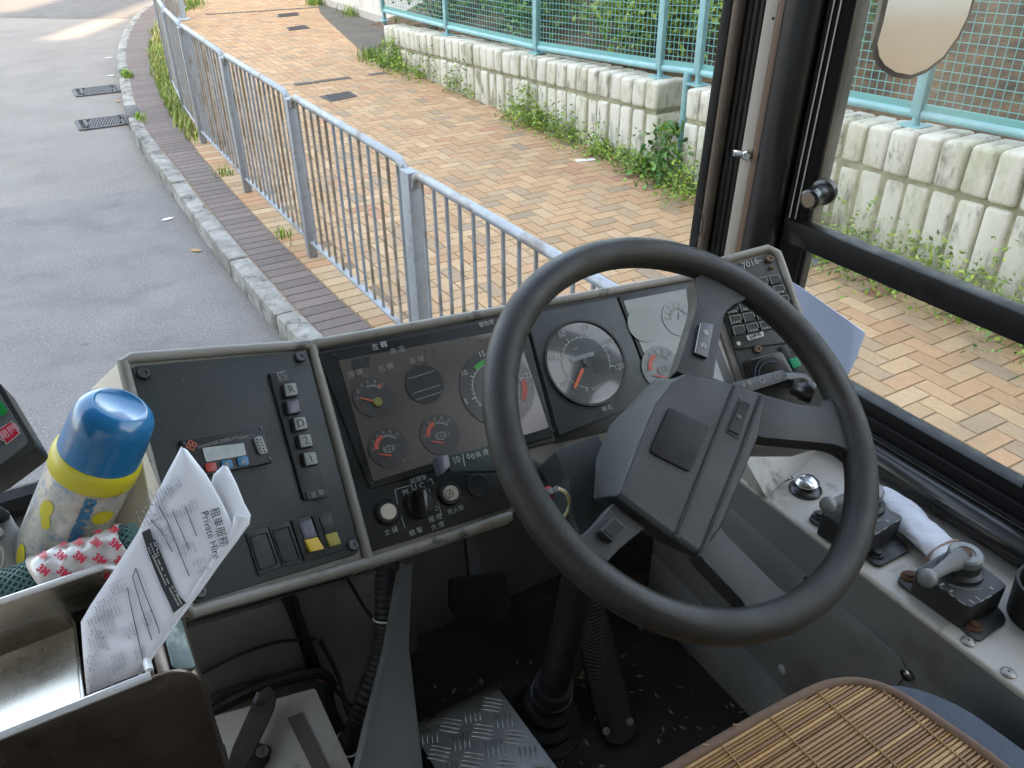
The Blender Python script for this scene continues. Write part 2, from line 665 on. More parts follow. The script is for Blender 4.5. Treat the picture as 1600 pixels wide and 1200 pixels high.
HV, HF, HC = [], [], []
DV, DF, DC = [], [], []
y = -8.0
while y < 20:
    x0 = sx(y)
    if y < -1.0:
        y += 0.1016
        continue
    brick(HV, HF, HC, [(x0 + 0.004, y), (x0 + 0.206, y), (x0 + 0.206, y + 0.1), (x0 + 0.004, y + 0.1)], 0.001,
          (lambda c_, f_: tuple(v * f_ for v in c_))(rnd.choice([(0.37, 0.27, 0.16), (0.35, 0.25, 0.145), (0.38, 0.285, 0.175), (0.34, 0.20, 0.105), (0.31, 0.20, 0.11)]), rnd.uniform(0.93, 1.08)))
    a = kx(y) + 0.128
    wd = x0 - a
    brick(DV, DF, DC, [(a, y), (a + wd, y), (a + wd, y + 0.1), (a, y + 0.1)], 0.0, (lambda f_: (0.120 * f_, 0.098 * f_, 0.090 * f_))(rnd.uniform(0.85, 1.15)))
    y += 0.1016
struct(raw("pavement_edge_row", HV, HF, M_BRICK, None, HC))
struct(raw("pavement_dark_strip", DV, DF, M_PAVER, None, DC))

ap = [gz(*q, 0.004) for q in ((596, 106), (585, 97), (565, 80), (545, 62), (530, 48), (515, 35), (500, 20), (497, 10))]
ap += [V((5.6, 17.0, 0.004)), V((5.6, 10.6, 0.004)), V((4.4, 10.5, 0.004))]
struct(MB().prism(ap, (0, 0, -0.006)).build("concrete_apron", M_CONC))

cpt = [gz(*q, 0.004) for q in ((1215, 372), (1262, 391), (1306, 406), (1262, 418), (1230, 427), (1205, 410))]
struct(MB().prism(cpt, (0, 0, -0.005)).build("grey_patch", mat("patch_grey", (0.20, 0.195, 0.19), 0.9, var=0.12, vs=6, bump=0.4, bs=120)))  # flat grey patch laid in the brick pavement
# --- gullies in the road, covers in the pavement
for n_, (qx, lab) in enumerate(((((118, 136), (188, 133), (188, 147), (120, 149)), "farther ribbed iron gully grate beside the kerb"),
                                (((122, 183), (196, 181), (203, 199), (126, 202)), "nearer ribbed iron gully grate beside the kerb"))):
    p = [gz(*q, -0.122) for q in qx]
    c = sum(p, V((0, 0, 0))) / 4
    L, Wd = 0.52, 0.5
    t = thing("gully_grate", lab, "drain grate", (c.x, c.y, -0.126), "gully grates in the road")
    yb0, yb1 = c.y - 0.21, c.y + 0.21
    x0, x1 = p[3].x, p[2].x + 0.02
    fm = MB()
    for a, b in (((x0, yb0), (x1, yb0)), ((x0, yb1), (x1, yb1)), ((x0, yb0), (x0, yb1)), ((x1, yb0), (x1, yb1))):
        fm.bar((*a, -0.122), (*b, -0.122), 0.035, 0.014)
    fm.build("frame", M_IRON, t)
    MB().prism([(x0, yb0, -0.1245), (x1, yb0, -0.1245), (x1, yb1, -0.1245), (x0, yb1, -0.1245)], (0, 0, -0.001)).build("drain_opening", M_HOLE, t)
    bm_ = MB()
    nb = 12
    for i in range(nb):
        u0 = lerp(x0 + 0.09, x1 - 0.05, i / nb)
        bm_.bar((u0 - 0.03, yb0 + 0.02, -0.121), (u0 + 0.06, yb1 - 0.02, -0.121), 0.017, 0.012)
    bm_.box((x0 + 0.075, (yb0 + yb1) / 2, -0.121), 0.03, yb1 - yb0, 0.012)
    bm_.box((x1 - 0.045, (yb0 + yb1) / 2, -0.121), 0.03, yb1 - yb0, 0.012)
    bm_.build("slats", M_IRON, t)
for qx, lab in ((((499, 150), (546, 142), (560, 150), (517, 159)), "small dark inspection cover nearest the railing in the brick pavement"),
                (((447, 43), (477, 39), (486, 44), (452, 48)), "small dark inspection cover farther along the brick pavement"),
                (((433, 22), (466, 19), (468, 24), (434, 27)), "farthest thin inspection cover in the brick pavement")):
    p = [gz(*q, 0.004) for q in qx]
    cm = MB().prism(p, (0, 0, -0.01))
    for i in range(5):
        a = lerp(p[0], p[3], (i + 0.5) / 5)
        b = lerp(p[1], p[2], (i + 0.5) / 5)
        cm.bar(lerp(a, b, 0.08) + V((0, 0, 0.002)), lerp(a, b, 0.92) + V((0, 0, 0.002)), 0.02, 0.005)
    tag(cm.build("inspection_cover", M_IRON), lab, "manhole cover", "inspection covers")
# cut lines of dark bricks across the pavement
for (xa, ya), (xb, yb) in (((460, 132), (605, 113)), ((300, 24), (500, 11))):
    a, b = gz(xa, ya, 0.0045), gz(xb, yb, 0.0045)
    cm = MB()
    n_ = int((b - a).length / 0.21)
    for i in range(n_):
        if rnd.random() < 0.75:
            cm.bar(lerp(a, b, i / n_) , lerp(a, b, (i + 0.93) / n_), 0.1, 0.004)
    struct(cm.build("pavement_dark_row", M_CONC))

# --- galvanised railing along the pavement edge, one bay after another
RAILP = [(1.72, 1.42), (3.28, 1.375), (4.88, 1.345), (6.36, 1.33), (7.92, 1.35), (9.0, 1.42), (10.3, 1.56), (11.8, 1.80), (13.4, 2.10), (15.0, 2.50), (16.6, 3.0)]
HR = 0.99
names = ["railing bay nearest the dashboard, its far end partly behind the steering wheel", "second railing bay past the dashboard, with a tall broad post at its near end", "third railing bay, with three brown rusty bars beside its near post",
         "fourth railing bay, between the third and the grass tuft", "railing bay beside the near end of the roadside grass", "railing bay beside the middle of the roadside grass",
         "railing bay with its bars merging, opposite the two gullies", "railing bay opposite the top of the kerb bend", "railing bay just before the blue lamp pole", "last railing bay, behind the blue lamp pole"]
for i in range(len(RAILP) - 1):
    (y0, x0), (y1, x1) = RAILP[i], RAILP[i + 1]
    a, b = V((x0, y0, 0)), V((x1, y1, 0))
    d = (b - a).normalized()
    z = V((0, 0, 1))
    lift = 0.0 if i != 0 else -0.02
    t = thing("guard_railing", "galvanised " + names[i], "railing", a, "galvanised railing bays along the kerb")
    pm = MB().bar(a + z * -0.02, a + z * (HR - 0.02), 0.055, 0.085 if i == 1 else 0.06, d, 0.004)
    pm.build("post", M_GALV, t)
    s0, s1 = a + d * 0.055, b - d * 0.05
    h = HR + lift
    top = [s0 + z * (h - 0.06), s0 + z * (h - 0.02) + d * 0.012, s0 + z * h + d * 0.05, s1 + z * h - d * 0.05, s1 + z * (h - 0.02) - d * 0.012, s1 + z * (h - 0.06)]
    MB().tube(top, 0.0205, 10).build("top_rail", M_GALV, t)
    MB().bar(s0 + z * 0.115, s1 + z * 0.115, 0.038, 0.012, z, 0.003).build("bottom_rail", M_GALV, t)
    nb = 13 if i < 6 else 11
    L = (s1 - s0).length
    for k_ in range(nb):
        c = s0 + d * (L * (k_ + 0.6) / (nb + 0.2))
        rusty = (i == 2 and k_ in (0, 1, 2)) or rnd.random() < (0.38 if i > 0 else 0.0)
        MB().tube([c + z * 0.12, c + z * (h - 0.01)], 0.0085, 6).build("baluster", M_GALV2 if rusty else M_GALV, t)

# --- lamp pole beyond the railing
pf = gz(285, 31)
t = thing("lamp_pole", "pale blue round pole standing on the pavement behind the far railing", "pole", pf)
MB().lathe(pf, (-0.02, 0.02, 1), [(0.075, 0), (0.075, 0.9), (0.06, 1.0), (0.055, 6.0)], 16).build("shaft", M_POLE, t)
MB().lathe(pf, (0, 0, 1), [(0.14, 0), (0.14, 0.02), (0.09, 0.03)], 16).build("base_plate", M_POLE, t)

# --- two low walls of white painted blocks
TOPZ = [(-3, 0.99), (2.3, 0.845), (3.5, 0.775), (4.92, 0.70), (5.64, 0.66), (10.56, 0.43)]
MIDZ = [(-3, 0.66), (2.2, 0.57), (3.4, 0.54), (4.9, 0.48), (5.62, 0.445), (10.53, 0.205)]
for y0, y1, lab in ((5.08, 10.52, "long low white block wall left of the gap, weeds along its foot"), (-1.6, 4.78, "low white block wall right of the gap, seen through the cab window")):
    t = thing("block_wall", lab, "wall", (WALLX, (y0 + y1) / 2, 0), "low white block walls")
    core = MB()
    core.loft([[V((WALLX + 0.02, y, -0.05)), V((WALLX + 0.26, y, -0.05)), V((WALLX + 0.26, y, interp(TOPZ, y) - 0.02)), V((WALLX + 0.02, y, interp(TOPZ, y) - 0.02))] for y in [lerp(y0 + 0.03, y1 - 0.03, k_ / 12) for k_ in range(13)]])
    core.build("wall_core", M_BLOCKCORE, t)
    for crs in (0, 1):
        bm_ = MB()
        n_ = int(round((y1 - y0) / 0.160))
        for k_ in range(n_):
            ya = lerp(y0, y1, k_ / n_) + 0.005 + (0 if crs else 0)
            yb = lerp(y0, y1, (k_ + 1) / n_) - 0.005
            jit = rnd.uniform(-0.004, 0.006)
            off = rnd.uniform(-0.014, 0.006)
            ya += rnd.uniform(-0.004, 0.006)
            yb -= rnd.uniform(-0.004, 0.006)
            if crs:
                za, zb, zc, zd = interp(MIDZ, ya) + 0.012, interp(MIDZ, yb) + 0.012, interp(TOPZ, yb) + jit, interp(TOPZ, ya) + jit
            else:
                za, zb, zc, zd = -0.04, -0.04, interp(MIDZ, yb) - 0.012 + jit, interp(MIDZ, ya) - 0.012 + jit
            xo = WALLX + off + (0.012 if not crs else 0)
            bm_.prism([V((xo, ya, za)), V((xo, yb, zb)), V((xo, yb, zc)), V((xo, ya, zd))], (0.29 - off, 0, 0), 0.026, 3)
        for v in bm_.bm.verts:
            q = v.co * 9.0
            v.co += V((mnoise.noise(q), mnoise.noise(q + V((7, 0, 0))), mnoise.noise(q + V((0, 9, 0))))) * 0.007
        bm_.build("block_course", M_BLOCK, t)

# --- teal wire fence on the walls
FX = 4.36
RZ = [(-2, 1.07), (2.4, 0.905), (3.0, 0.875), (3.53, 0.85), (4.84, 0.795), (5.26, 0.76), (7.09, 0.645), (9.0, 0.59), (10.85, 0.56)]
POSTY = [10.84, 9.0, 7.09, 5.27, 4.83, 3.0, 1.2, -0.6]
t = thing("wire_fence", "teal painted wire mesh fence standing on the white block walls", "fence", (FX, 5, 0.4))
FH = 1.35
for y in POSTY:
    zr = interp(RZ, y)
    MB().bar((FX - 0.012, y, zr - 0.01), (FX - 0.012, y, zr + FH), 0.062, 0.045, (1, 0, 0), 0.004).build("post", M_TEAL, t)
    fm = MB().tube([(FX, y, interp(TOPZ, y) - 0.05), (FX, y, zr)], 0.024, 10)
    fm.box((FX, y, interp(TOPZ, y) + 0.006), 0.12, 0.14, 0.012)
    fm.build("post_foot", M_TEAL, t)
MB().tube([(FX - 0.02, 4.93, -0.02), (FX - 0.02, 4.93, interp(RZ, 4.93) - 0.01)], 0.03, 10).build("gap_post", M_TEAL, t)
MB().tube([(FX, y, interp(RZ, y)) for y in (10.85, 9.0, 7.09, 5.27, 4.83, 3.0, 1.2, -0.6)], 0.026, 10).build("bottom_rail", M_TEAL, t)
MB().tube([(FX, y, interp(RZ, y) + FH) for y in (10.85, 9.0, 7.09, 5.27, 4.83, 3.0, 1.2, -0.6)], 0.026, 10).build("top_rail", M_TEAL, t)
for ya, yb in zip(POSTY, POSTY[1:]):
    ya, yb = yb, ya
    wm = MB()
    y = ya + 0.045
    z0a, z0b = interp(RZ, ya), interp(RZ, yb)
    wm.bar((FX, ya, z0a + 0.04), (FX, yb, z0b + 0.04), 0.035, 0.02, (1, 0, 0))
    while y < yb - 0.03:
        z0 = lerp(z0a, z0b, (y - ya) / (yb - ya))
        wm.bar((FX, y, z0 + 0.04), (FX, y, z0 + FH), 0.0038, 0.0038, (1, 0, 0))
        y += 0.052
    for k_ in range(1, 27):
        wm.bar((FX, ya, z0a + 0.04 + 0.05 * k_), (FX, yb, z0b + 0.04 + 0.05 * k_), 0.0042, 0.0042, (1, 0, 0))
    wm.build("mesh_panel", M_TEALW, t, None)

# --- bank of earth behind the fence and the white building
bv, bf = [], []
nx, ny = 14, 40
for j in range(ny + 1):
    y = lerp(-4, 11.6, j / ny)
    for i in range(nx + 1):
        x = lerp(4.45, 10.5, i / nx)
        base = interp(TOPZ, y) - 0.14
        z = base + max(0, (x - 4.7)) * 0.42 + 0.10 * mnoise.noise(V((x * 1.3, y * 1.3, 0))) * min(1, (x - 4.45) * 3)
        bv.append((x, y, z))
for j in range(ny):
    for i in range(nx):
        a = j * (nx + 1) + i
        bf.append((a, a + 1, a + nx + 2, a + nx + 1))
struct(raw("bank", bv, bf, M_SOIL, None, None, 60))
t = thing("building", "plain white rendered building wall at the far end of the pavement", "building", (5.7, 16, 0))
MB().prism([(5.38, 11.75, -0.05), (5.30, 30, -0.05), (6.0, 30, -0.05), (6.0, 11.75, -0.05)], (0, 0, 5.5)).build("wall", M_WHITEWALL, t)
MB().prism([(5.365, 11.74, 0.0), (5.285, 30, 0.0), (5.375, 30, 0.0), (5.375, 11.74, 0.0)], (0, 0, 0.12)).build("plinth", mat("plinth", (0.4, 0.39, 0.36), 0.9, var=0.15), t)


# --- leaves
def leaf(Vs, Fs, Cs, c, size, col, up=0.4, flat=0.0):
    d = V((rnd.gauss(0, 1), rnd.gauss(0, 1), rnd.gauss(0, 1) * (1 - flat) + up)).normalized()
    a = d.orthogonal().normalized()
    b = d.cross(a)
    an = rnd.uniform(0, 2 * PI)
    a, b = a * math.cos(an) + b * math.sin(an), b * math.cos(an) - a * math.sin(an)
    i = len(Vs)
    l, w_ = size, size * rnd.uniform(0.45, 0.7)
    Vs.extend([c - a * l * 0.5, c + b * w_ * 0.5 - a * l * 0.1 + d * l * 0.08, c + a * l * 0.5 - d * l * 0.08, c - b * w_ * 0.5 - a * l * 0.1 + d * l * 0.08])
    Fs.append((i, i + 1, i + 2, i + 3))
    f_ = rnd.uniform(0.7, 1.35)
    Cs.append((col[0] * f_, col[1] * f_, col[2] * f_))


G1, G2, G3, G4 = (0.145, 0.265, 0.038), (0.085, 0.18, 0.030), (0.24, 0.34, 0.045), (0.045, 0.11, 0.022)


def shrub(name, lab, cat, x, y, z, rx, rz, n, size, cols, group, lobes=7):
    t = thing(name, lab, cat, (x, y, z), group)
    st = MB()
    cl = []
    for k_ in range(lobes):
        an, rr = rnd.uniform(0, 2 * PI), rnd.uniform(0.1, 0.75) * rx
        cl.append(V((x + math.cos(an) * rr, y + math.sin(an) * rr * 1.2, z + rz * rnd.uniform(0.3, 1.0))))
        mid = lerp(V((x, y, z)), cl[-1], 0.5) + V((rnd.uniform(-0.05, 0.05), rnd.uniform(-0.05, 0.05), 0.04))
        st.tube([(x + rnd.uniform(-0.04, 0.04), y + rnd.uniform(-0.04, 0.04), z - 0.1), mid, cl[-1]], [0.014, 0.010, 0.004], 5)
    st.build("stems", M_STEM, t)
    A, B_, Cc = [], [], []
    for k_ in range(n):
        q = rnd.choice(cl)
        s_ = rx * 0.42
        p = q + V((rnd.gauss(0, s_), rnd.gauss(0, s_), rnd.gauss(0, s_ * 0.8)))
        if p.x < FX + 0.05:
            p.x = FX + 0.05 + rnd.uniform(0, 0.15)
        leaf(A, B_, Cc, p, size * rnd.uniform(0.6, 1.3), rnd.choice(cols))
    raw("foliage", A, B_, M_LEAF, t, Cc)


shr = [(4.85, 10.2, 0.9, [G1, G3, G1], "pale green shrub behind the far end of the teal fence"),
       (5.25, 8.9, 1.0, [G2, G4], "dark green shrub behind the second fence panel from the far end"),
       (4.95, 8.0, 0.7, [G1, G2], "mid green shrub low behind the teal fence, between two dark gaps"),
       (5.35, 6.9, 0.95, [G1, G2, G3], "leafy green shrub behind the middle fence post"),
       (4.95, 6.15, 0.75, [G3, G1], "yellow green shrub filling the fence panel before the gap"),
       (5.3, 5.35, 0.8, [G3, G3, G1], "yellowest shrub, behind the two close fence posts"),
       (5.5, 4.55, 0.9, [G4, G2], "dark sparse shrub behind the gap in the wall"),
       (5.2, 1.9, 0.55, [G1, G3], "small bright shrub seen through the upper right of the cab window"),
       (5.7, 3.0, 0.7, [G4, G2, G1], "dark shrub seen left of the mirror through the cab window"),
       (5.6, 0.7, 0.9, [G1, G3, G4], "yellow green shrub at the right edge of the cab window"),
       (6.1, 9.8, 1.3, [G4, G2, G4], "tall dark shrub up the bank behind the far fence panels"),
       (6.3, 7.6, 1.3, [G4, G4, G2], "tall dark shrub up the bank behind the middle panels"),
       (6.4, 5.6, 1.2, [G4, G2], "tall dark shrub up the bank behind the wall gap")]
for x, y, s_, cols, lab in shr:
    shrub("shrub", lab, "shrub", x, y, interp(TOPZ, y) - 0.1 + max(0, x - 4.7) * 0.42, s_ * 0.62, s_ * 1.15, int(3000 * s_), 0.075, cols, "shrubs behind the teal fence")

# --- weeds along the foot of the walls (nobody could count them), grass at the kerb
A, B_, Cc = [], [], []
for k_ in range(720):
    y = rnd.uniform(-0.4, 10.6)
    den = 0.30 + 0.95 * mnoise.noise(V((0, y * 1.5, 3.3))) + (0.55 if y < 4.3 else 0) + (0.2 if 5.0 < y < 6.2 else 0)
    if rnd.random() > den + 0.12:
        continue
    hgt = max(0.04, rnd.gauss(0.13, 0.06) + (0.20 if rnd.random() < 0.14 else 0)) * (1.35 if y < 4.4 else 1.0)
    x = WALLX - abs(rnd.gauss(0.02, 0.10 if y > 4.6 else 0.15))
    for q in range(int(14 + hgt * 90)):
        u = rnd.random()
        p = V((x + rnd.gauss(0, 0.035 + 0.03 * (1 - u)), y + rnd.gauss(0, 0.05), 0.015 + hgt * u))
        p.x = min(p.x, WALLX - 0.005)
        leaf(A, B_, Cc, p, rnd.uniform(0.016, 0.046), rnd.choice([G1, G1, G2, G3, G3]), 0.9)
o = raw("weeds", A, B_, M_LEAF, None, Cc)
o["kind"] = "stuff"
A, B_, Cc = [], [], []
for k_ in range(300):
    y = rnd.uniform(4.40, 5.15)
    u = rnd.random() ** 1.3
    z = 0.02 + u * 0.42
    p = V((4.12 + rnd.uniform(-0.06, 0.2) - 0.22 * (1 - u) * rnd.random(), 4.90 + rnd.gauss(0, 0.055 + 0.09 * (1 - u)), z))
    leaf(A, B_, Cc, p, rnd.uniform(0.05, 0.085), rnd.choice([(0.06, 0.17, 0.045), (0.09, 0.22, 0.05), G1]), 0.5)
t = thing("vine", "broad leaved green creeper growing up in the gap between the walls", "plant", (4.2, 4.8, 0))
MB().tube([(4.25, 4.9, -0.02), (4.2, 4.92, 0.2), (4.22, 4.88, 0.42)], [0.008, 0.006, 0.003], 5).build("stem", M_STEM, t)
raw("foliage", A, B_, M_LEAF, t, Cc)

A, B_, Cc = [], [], []


def blade(p, h, col):
    i = len(A)
    an = rnd.uniform(0, 2 * PI)
    d = V((math.cos(an), math.sin(an), 0))
    s_ = V((-d.y, d.x, 0)) * 0.006
    tip = p + d * h * rnd.uniform(0.2, 0.7) + V((0, 0, h))
    mid = p + d * h * 0.15 + V((0, 0, h * 0.6))
    A.extend([p - s_, p + s_, mid + s_ * 0.8, mid - s_ * 0.8, tip])
    B_.append((i, i + 1, i + 2, i + 3))
    B_.append((i + 3, i + 2, i + 4))
    Cc.append(col)
    Cc.append(col)


for k_ in range(5200):
    y = rnd.triangular(7.9, 16.5, 9.5)
    den = mnoise.noise(V((0, y * 0.9, 9.1))) * 0.5 + 0.55
    if rnd.random() > den:
        continue
    x = lerp(sx(y) - 0.03, interp(RAILP, y) - 0.02, rnd.random() ** 0.8) + rnd.gauss(0, 0.02)
    f_ = rnd.uniform(0.7, 1.3)
    c = rnd.choice([G1, G3, (0.19, 0.25, 0.05), (0.17, 0.24, 0.04), (0.30, 0.26, 0.10)])
    blade(V((x, y, 0)), rnd.uniform(0.03, 0.13), tuple(v * f_ for v in c))
for y, n_ in ((11.4, 120), (6.9, 25), (5.3, 20), (9.15, 40)):
    for k_ in range(n_):
        blade(V((kx(y) + (0.10 if y > 8 else 0.42) + rnd.gauss(0, 0.03), y + rnd.gauss(0, 0.08), 0)), rnd.uniform(0.03, 0.09), rnd.choice([G1, G3]))
for k_ in range(900):
    q = rnd.choice([(5.25, 16.3), (5.3, 14.6), (4.12, 10.75), (3.1, 17.2), (3.3, 17.6), (2.9, 16.9)])
    blade(V((q[0] + rnd.gauss(0, 0.10), q[1] + rnd.gauss(0, 0.14), 0)), rnd.uniform(0.05, 0.2), rnd.choice([G1, G2, G3]))
o = raw("grass", A, B_, M_LEAF, None, Cc)
o["kind"] = "stuff"

# --- litter and fallen leaves
p = gz(915, 250, 0.003)
a, b = gz(903, 250, 0.003), gz(928, 248, 0.003)
d = (b - a).normalized()
s_ = V((-d.y, d.x, 0))
tag(MB().prism([p - d * 0.085 - s_ * 0.03, p + d * 0.085 - s_ * 0.03, p + d * 0.085 + s_ * 0.03, p - d * 0.085 + s_ * 0.03], (0, 0, 0.002)).build("paper_slip", M_PAPER0),
    "small white paper slip lying on the brick pavement near the wall", "litter")
for px, py, z, lab in ((184, 158, -0.12, "orange dry leaf on the road between the two gullies"), (306, 391, -0.12, "dry leaf on the road beside the near kerb"), (174, 118, -0.12, "pale dry leaf on the road beyond the far gully"),
                       (170, 90, -0.12, "pale dry leaf at the road edge by the kerb bend"), (310, 308, -0.12, "tiny pale leaf on the road at the edge of the darker asphalt"), (262, 342, -0.12, "tiny pale leaf on the darker asphalt"), (882, 206, 0.006, "white scrap on the pavement beside the wall weeds")):
    c = gz(px, py, z)
    an = rnd.uniform(0, PI)
    d, s_ = V((math.cos(an), math.sin(an), 0)), V((-math.sin(an), math.cos(an), 0))
    ln = 0.05
    pts = [c - d * ln, c - d * ln * 0.3 + s_ * ln * 0.45, c + d * ln * 0.5 + s_ * ln * 0.3, c + d * ln, c + d * ln * 0.4 - s_ * ln * 0.4, c - d * ln * 0.4 - s_ * ln * 0.4]
    tag(MB().prism(pts, (0, 0, 0.002)).build("fallen_leaf" if "scrap" not in lab else "paper_scrap", M_DRY if "orange" in lab or "beside the near" in lab else M_PAPER0), lab, "leaf" if "scrap" not in lab else "litter", "fallen leaves on the road" if "scrap" not in lab else None)

# --- unseen block added behind the bus to shade the street, slit to let sun streaks through
sh = V((math.sin(SUN_AZ), math.cos(SUN_AZ), 0))
sp_ = V((-sh.y, sh.x, 0))
if sp_.x < 0:
    sp_ = -sp_                                  # (.866,-.5): along the front of the block
TB = 14.0
t = thing("shade_block", "unseen block added behind the bus to shade the street, with slits for the sun", "building", sh * (TB + 4))
M_SHADE = mat("shade_block_grey", (0.42, 0.40, 0.37), 0.8, var=0.1, vs=0.5)
TE = math.tan(SUN_EL)


def slab(s0, s1, z0, z1):
    a = sh * TB
    MB().prism([a + sp_ * s0 + V((0, 0, z0)), a + sp_ * s1 + V((0, 0, z0)), a + sp_ * s1 + sh * 8 + V((0, 0, z0)), a + sp_ * s0 + sh * 8 + V((0, 0, z0))], (0, 0, z1 - z0)).build("shade_slab", M_SHADE, t)


zb = (13.9 + TB) * TE
slab(-34, 30, -0.2, zb)
slab(-34, -12.5, zb, zb + 26)
slab(-9.4, -7.42, zb, zb + 26)
slab(-6.95, 30, zb, zb + 26)
slab(-12.5, -9.4, zb, zb + 2.4)

# ================================================================== THE BUS: shell, windscreen, pillar, side window
from mathutils import Quaternion
M_BUSIN = mat("bus_lining", (0.20, 0.19, 0.17), 0.7, var=0.06)
M_FLOOR = mat("floor_dirt", (0.011, 0.0095, 0.008), 0.95, var=0.4, vs=7, bump=0.6, bs=90, wear=[((0.06, 0.045, 0.03), 9, 0.54, 0.75), ((0.10, 0.08, 0.055), 40, 0.66, 0.74)])
M_GREYP = mat("grey_paint_worn", (0.11, 0.106, 0.092), 0.6, var=0.14, vs=4, bump=0.15, bs=120, wear=[((0.06, 0.055, 0.045), 5, 0.56, 0.72), ((0.16, 0.155, 0.14), 7, 0.60, 0.75)])
M_RUBBER = mat("black_rubber", (0.0075, 0.0072, 0.007), 0.6, spec=0.35, var=0.2, vs=20, wear=[((0.022, 0.019, 0.016), 14, 0.58, 0.8)])
M_GLOSSRUB = mat("black_gloss_trim", (0.011, 0.0105, 0.010), 0.30, var=0.10, vs=6, coat=0.2, stretch=(1, 1, 0.15), rvar=0.05)
M_ALU = mat("dull_aluminium", (0.42, 0.41, 0.39), 0.45, metal=0.5, var=0.08, vs=12, wear=[((0.16, 0.14, 0.11), 10, 0.6, 0.75)])
M_WHSTRIP = mat("pale_strip", (0.46, 0.42, 0.37), 0.5, var=0.06, wear=[((0.20, 0.17, 0.13), 8, 0.62, 0.78)])
M_BLKMET = mat("black_window_frame", (0.008, 0.0075, 0.0075), 0.5, spec=0.16, var=0.15, vs=12, wear=[((0.05, 0.045, 0.04), 9, 0.62, 0.8)])
M_STEEL = mat("bright_steel", (0.55, 0.55, 0.55), 0.22, metal=1.0, var=0.05)
G_WS = glass_mat("windscreen_glass", (0.97, 0.98, 0.97), 0.35, 0.012)
G_SW = glass_mat("window_glass", (0.96, 0.96, 0.92), 1.0, 0.30, (0.66, 0.57, 0.42))  # warm film also stands in for hazy reflections on the upper pane

struct(MB().box((-0.11, -3.9, 0.69), 2.46, 10.25, 0.06).build("cab_floor", M_FLOOR))
roof = MB().box((-0.11, -3.95, 2.93), 2.5, 10.3, 0.08)
struct(roof.build("ceiling", M_BUSIN))
wl = MB()
wl.box((1.145, -4.1, 0.72), 0.03, 10.4, 0.88)
wl.box((1.145, -4.9, 2.82), 0.03, 8.0, 0.2)
for y in (-0.9, -2.5, -4.1, -5.7, -7.3, -8.95):
    wl.box((1.145, y, 2.0), 0.03, 0.12, 1.7)
struct(wl.build("right_wall", M_BUSIN))
wl = MB()
wl.box((-1.355, -4.6, 0.72), 0.03, 9.0, 0.88)
wl.box((-1.355, -4.0, 2.82), 0.03, 10.0, 0.2)
for y in (0.95, -0.15, -2.5, -4.1, -5.7, -7.3, -8.95):
    wl.box((-1.355, y, 1.8), 0.03, 0.10, 2.2)
struct(wl.build("left_wall", M_BUSIN))
wl = MB()
wl.box((-0.11, -9.05, 1.2), 2.5, 0.05, 1.2)
wl.box((-0.11, -9.05, 2.75), 2.5, 0.05, 0.4)
struct(wl.build("rear_wall", M_BUSIN))
fpan = MB()
fpan.box((-0.10, 1.19, 0.80), 2.46, 0.05, 0.96)
struct(fpan.build("front_panel", M_GREYP))
struct(MB().box((0.62, -0.50, 1.40), 1.0, 0.03, 1.4).build("rear_light_blocker", M_BUSIN))  # unseen board added behind the seat to keep rear light off the footwell
# bulkhead under the dashboard and the sill under the windscreen
bk = MB()
bk.prism([(-0.02, 1.10, 0.72), (0.40, 1.10, 0.72), (0.40, 1.02, 1.30), (-0.02, 1.02, 1.30)], (0, 0.02, 0))
bk.prism([(0.40, 1.13, 0.72), (1.16, 1.13, 0.72), (1.16, 1.05, 1.40), (0.40, 1.05, 1.40)], (0, 0.02, 0))
struct(bk.build("bulkhead", M_GREYP))

t = thing("windscreen", "large clean windscreen with black rubber seal, ahead of the dashboard", "windscreen", (0, 1.2, 1.29))
WS = []
for k_ in range(13):
    u = k_ / 12
    x = lerp(-1.30, 1.035, u)
    WS.append((x, 1.20 - 0.14 * max(0, (x - 0.1) / 0.93) ** 3 - 0.14 * max(0, (-x - 0.3) / 1.0) ** 3))
pv, pf_ = [], []
for x, y in WS:
    pv += [(x, y, 1.30), (x, y - 0.10 if abs(x) < 0.9 else y - 0.03, 2.88)]
for k_ in range(12):
    a = 2 * k_
    pf_.append((a, a + 2, a + 3, a + 1))
raw("pane", pv, pf_, G_WS, t, None, 60)
MB().tube([(x, y - 0.03, 1.292) for x, y in WS], 0.022, 8).build("seal", M_RUBBER, t)
MB().prism([(-1.3, 1.00, 1.25), (0.05, 1.00, 1.25), (0.05, 1.17, 1.27), (-1.3, 1.17, 1.27)], (0, 0, -0.02), 0.003).build("sill", M_ALU, t)

# --- right-hand pillar between windscreen and side window
t = thing("windscreen_pillar", "dark ribbed corner pillar with a pale vertical strip, right of the windscreen", "pillar", (1.05, 1.03, 1.40))
PD = V((0.086, -0.176, 0)).normalized()
PN = V((-PD.y * -1, PD.x * -1, 0))
PN = V((PD.y, -PD.x, 0))
if PN.y > 0:
    PN = -PN
PB0 = V((1.016, 1.097, 0))


def pp(s, out, z):
    q = PB0 + PD * s + PN * out + V((0.0135, -0.030, 0)) * (z - 1.45)
    return V((q.x, q.y, z))


Z0, Z1 = 1.30, 2.86


def strip(s0, s1, out, th, name, m, bev=0.003):
    a = [pp(s0, out, Z0), pp(s1, out, Z0), pp(s1, out - th, Z0), pp(s0, out - th, Z0)]
    b = [pp(s0, out, Z1), pp(s1, out, Z1), pp(s1, out - th, Z1), pp(s0, out - th, Z1)]
    MB().loft([a, b], True, bev).build(name, m, t)


